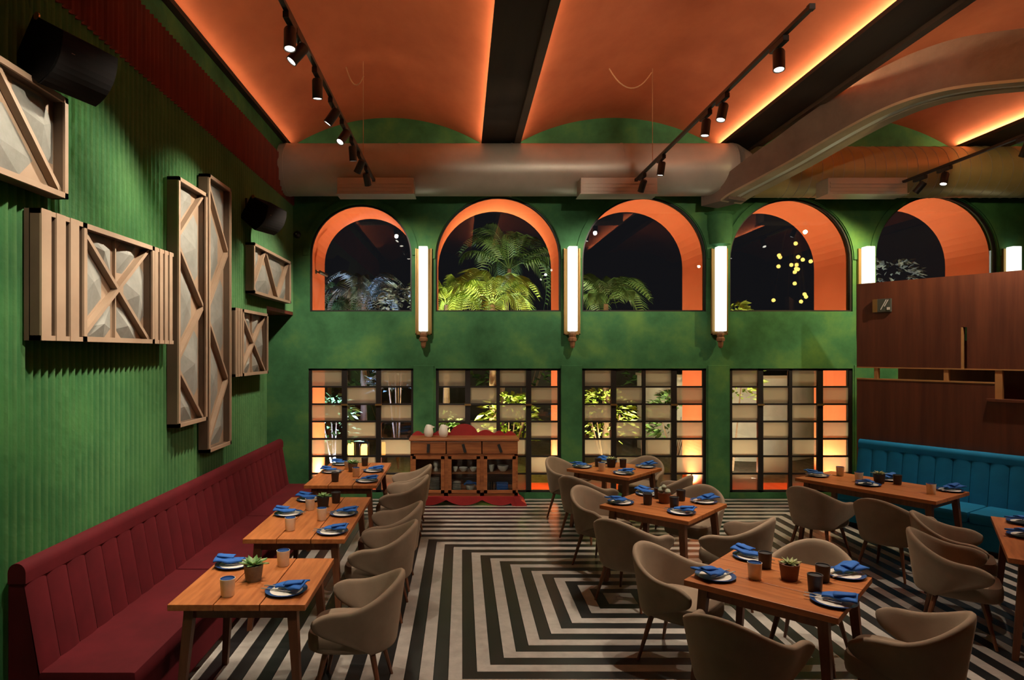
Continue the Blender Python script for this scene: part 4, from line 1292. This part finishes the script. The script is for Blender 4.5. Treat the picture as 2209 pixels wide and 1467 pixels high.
def frond_mesh(name, ln, droop, leaflets, wl_, mt, seed):
    rnd = random.Random(seed)
    m = MB()
    def sp(u): return Vector((ln * u * (0.85 - 0.10 * u), 0, ln * (1.45 * u - droop * u * u)))
    pts = [sp(k / 12) for k in range(13)]
    for k in range(12):
        m.tube(pts[k], pts[k + 1], 0.012 * (1 - k / 14), 0.012 * (1 - (k + 1) / 14), n=5, caps=False)
    for k in range(leaflets):
        u = 0.12 + 0.86 * k / leaflets
        p = sp(u); tg = (sp(min(1, u + .02)) - sp(u - .02)).normalized()
        l = wl_ * math.sin(PI * (0.15 + 0.80 * u)) ** 0.7
        for s_ in (-1, 1):
            d = (Vector((0.55, s_ * 0.85, 0.10)) + tg * 0.3).normalized()
            side = tg.cross(d).normalized().cross(d)
            a = p; b = p + d * l * .5 + Vector((0, 0, 0.02)); c = p + d * l + Vector((0, 0, -l * rnd.uniform(.25, .5)))
            w = 0.017
            m.add([a - tg * w * .5, a + tg * w * .5, b + tg * w, c, b - tg * w], [(0, 1, 2, 4), (4, 2, 3)])
    return m.mesh(name, mt)
def palm(label, x, y, h, nf, ln, droop, mt, seed, lean=0.0, wl_=0.38):
    t = thing('palm', label, 'palm', (x, y, -0.05), group='garden palms')
    n = 8
    pts = [Vector((lean * (k / n) ** 2, 0, h * k / n)) for k in range(n + 1)]
    m = MB()
    for k in range(n):
        m.tube(pts[k], pts[k + 1], 0.085 - 0.003 * k, 0.07 - 0.003 * k, n=10)
    m.build('trunk', M['bark'], t)
    rnd = random.Random(seed)
    mes = [frond_mesh('frond', ln * f, droop * g, 26, wl_ * f, mt, seed + i) for i, (f, g) in enumerate(((1, 1), (.85, .8), (.95, 1.25)))]
    for k in range(nf):
        a = k * 2.399 + rnd.uniform(-.3, .3)
        o = inst('frond', mes[k % 3], t, tuple(pts[-1]), (rnd.uniform(-.3, .3), rnd.uniform(-0.5, 0.5), a))
    return t
def bush(label, x, y, r, h, nl, mt, seed, ll=0.22, z0=-0.05):
    rnd = random.Random(seed)
    t = thing('shrub', label, 'shrub', (x, y, z0), group='garden shrubs')
    m = MB()
    for k in range(5):
        a = rnd.uniform(0, 2 * PI)
        m.tube((0, 0, 0), (r * .5 * math.cos(a), r * .5 * math.sin(a), h * .7), 0.02, 0.008, n=5)
    m.build('stems', M['bark'], t)
    f = MB()
    for k in range(nl):
        a = rnd.uniform(0, 2 * PI); e = rnd.uniform(-0.3, 1.3)
        rr = r * rnd.uniform(.55, 1)
        p = Vector((rr * math.cos(a) * math.cos(e), rr * math.sin(a) * math.cos(e), h * .55 + h * .45 * math.sin(e)))
        d = (Vector((math.cos(a), math.sin(a), rnd.uniform(-.4, .8)))).normalized()
        s_ = d.cross(Vector((rnd.uniform(-1, 1), rnd.uniform(-1, 1), 1))).normalized()
        l = ll * rnd.uniform(.6, 1.2); w = l * .22
        f.add([p, p + d * l * .5 + s_ * w, p + d * l + Vector((0, 0, -l * .2)), p + d * l * .5 - s_ * w], [(0, 1, 2, 3)])
    o = f.build('foliage', mt, t); o['kind'] = 'stuff'
    return t
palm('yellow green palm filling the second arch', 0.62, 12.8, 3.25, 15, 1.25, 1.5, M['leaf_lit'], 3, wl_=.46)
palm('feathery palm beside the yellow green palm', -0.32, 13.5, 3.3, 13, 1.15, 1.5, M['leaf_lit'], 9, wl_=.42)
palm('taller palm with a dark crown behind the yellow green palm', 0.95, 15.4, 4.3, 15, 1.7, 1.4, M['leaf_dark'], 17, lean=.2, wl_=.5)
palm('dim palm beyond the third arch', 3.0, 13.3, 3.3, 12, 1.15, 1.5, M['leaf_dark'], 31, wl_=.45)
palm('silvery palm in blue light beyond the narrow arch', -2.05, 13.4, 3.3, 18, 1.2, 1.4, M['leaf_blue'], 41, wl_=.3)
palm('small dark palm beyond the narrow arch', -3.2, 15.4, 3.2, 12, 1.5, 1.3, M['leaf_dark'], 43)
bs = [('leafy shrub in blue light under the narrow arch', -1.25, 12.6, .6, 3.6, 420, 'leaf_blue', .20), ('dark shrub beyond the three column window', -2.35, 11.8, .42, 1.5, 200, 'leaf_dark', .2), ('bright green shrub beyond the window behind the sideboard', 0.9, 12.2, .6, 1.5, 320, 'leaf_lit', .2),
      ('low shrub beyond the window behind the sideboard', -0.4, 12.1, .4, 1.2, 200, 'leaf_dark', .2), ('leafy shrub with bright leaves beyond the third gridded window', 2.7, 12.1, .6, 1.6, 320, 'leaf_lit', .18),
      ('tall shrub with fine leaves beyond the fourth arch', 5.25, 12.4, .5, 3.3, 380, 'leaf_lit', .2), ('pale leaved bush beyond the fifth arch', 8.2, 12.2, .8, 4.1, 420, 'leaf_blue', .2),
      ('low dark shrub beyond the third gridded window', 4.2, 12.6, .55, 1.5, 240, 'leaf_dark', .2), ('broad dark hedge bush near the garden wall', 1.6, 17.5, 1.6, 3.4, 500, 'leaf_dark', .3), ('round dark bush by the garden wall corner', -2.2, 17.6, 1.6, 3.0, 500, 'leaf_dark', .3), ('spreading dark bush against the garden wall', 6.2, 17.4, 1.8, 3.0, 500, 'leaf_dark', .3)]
for i, (lb, x, y, r, h, nl, mt, ll) in enumerate(bs):
    bush(lb, x, y, r, h, nl, M[mt], 60 + i, ll)
# ground uplights at the feet of the orange jambs, and garden spots
def uplight(x, y, tg, watts, size, label, col=(1.0, 0.78, 0.5), z=-0.05):
    t = thing('ground_uplight', label, 'uplight', (x, y, z), group='garden uplights')
    MB().lathe([(0.06, 0.0), (0.06, 0.05), (0.05, 0.06), (0.045, 0.055)], 14, (0, 0, 0), False).build('housing', M['black_metal'], t, True)
    MB().lathe([(0.044, 0.050), (0.044, 0.053)], 14).build('lens', M['lens'], t)
    spot('uplight_beam', (x, y, z + 0.09), tg, watts, size, 0.8, col, 0.04)
for i, (a, b, zs) in enumerate(ARCH):
    c = (a + b) / 2
    uplight(a + 0.16, YB + 0.62, (a + 0.30, YB + .62, 3), 300, 140, 'round ground uplight at the foot of an orange jamb')
    uplight(b - 0.16, YB + 0.62, (b - 0.30, YB + .62, 3), 300, 140, 'round ground uplight at the foot of an orange jamb')
uplight(0.4, 11.7, (0.5, 12.9, 3.3), 1100, 85, 'ground uplight aimed at the yellow green palm', (1.0, 0.88, 0.5))
uplight(-0.6, 11.8, (-0.2, 13.1, 3.0), 700, 80, 'ground uplight aimed at the feathery palm', (1.0, 0.88, 0.5))
uplight(-2.4, 11.6, (-1.7, 13.2, 3.0), 1500, 95, 'blue toned ground uplight under the narrow arch', (0.35, 0.50, 1.0))
uplight(2.9, 11.4, (2.9, 13.0, 1.6), 500, 110, 'ground uplight beyond the third gridded window', (1.0, 0.85, 0.55))
uplight(5.2, 11.4, (5.2, 13.4, 1.2), 170, 120, 'ground uplight beyond the gridded window by the partition', (1.0, 0.88, 0.66))
uplight(8.0, 11.6, (8.2, 12.8, 3.5), 140, 80, 'ground uplight aimed at the pale leaved bush', (0.7, 0.85, 1.0))

# pale curved planter wall and lanterns made up to give the amber glow behind the glass
pw = thing('planter_wall', 'pale curved planter wall beyond the gridded window by the partition', 'planter', (6.3, 15.5, -0.05))
n = 16
vs = []; fs = []
for r in (1.9, 2.05):
    for z in (0.0, 1.75):
        for k in range(n + 1):
            a = math.radians(180 + 150 * k / n)
            vs.append((r * math.cos(a), r * math.sin(a), z))
w = n + 1
for k in range(n):
    fs += [(k, k + 1, w + k + 1, w + k), (2 * w + k, 3 * w + k, 3 * w + k + 1, 2 * w + k + 1), (w + k, w + k + 1, 3 * w + k + 1, 3 * w + k), (k, 2 * w + k, 2 * w + k + 1, k + 1)]
fs += [(0, w, 3 * w, 2 * w), (n, 2 * w + n, 3 * w + n, w + n)]
MB().add(vs, fs).build('curved_wall', mat('pale_planter_render', (0.40, 0.38, 0.29), (0.55, 0.52, 0.42), 0.8, 3, world_co=True), pw, smooth=True)
vs2 = [(r * math.cos(math.radians(180 + 150 * k / n)), r * math.sin(math.radians(180 + 150 * k / n)), z) for r in (1.86, 2.09) for z in (1.75, 1.81) for k in range(n + 1)]
MB().add(vs2, fs).build('coping', M['concrete_pale'], pw)
amber = emit('amber_glow', (1.0, 0.45, 0.08), 5)
for k, (x, y) in enumerate(((-2.25, 13.0), (-1.95, 12.8), (-1.62, 13.1))):
    t = thing('stand_in_lantern', 'made-up lantern giving the amber glow beyond the three column window', 'lantern', (x, y, -0.05), group='made-up amber lanterns')
    MB().box2((-0.09, -0.09, 0), (0.09, 0.09, 0.18)).build('base', M['black_metal'], t)
    MB().lathe([(0.05, 0.18), (0.07, 0.24), (0.07, 0.40), (0.05, 0.46)], 12).build('glow', amber, t, True)
    for sx in (-1, 1):
        for sy in (-1, 1):
            MB().box((sx * .08, sy * .08, 0.33), (0.015, 0.015, 0.30)).build('post', M['black_metal'], t)
    MB().lathe([(0.13, 0.48), (0.02, 0.56)], 4).build('cap', M['black_metal'], t)
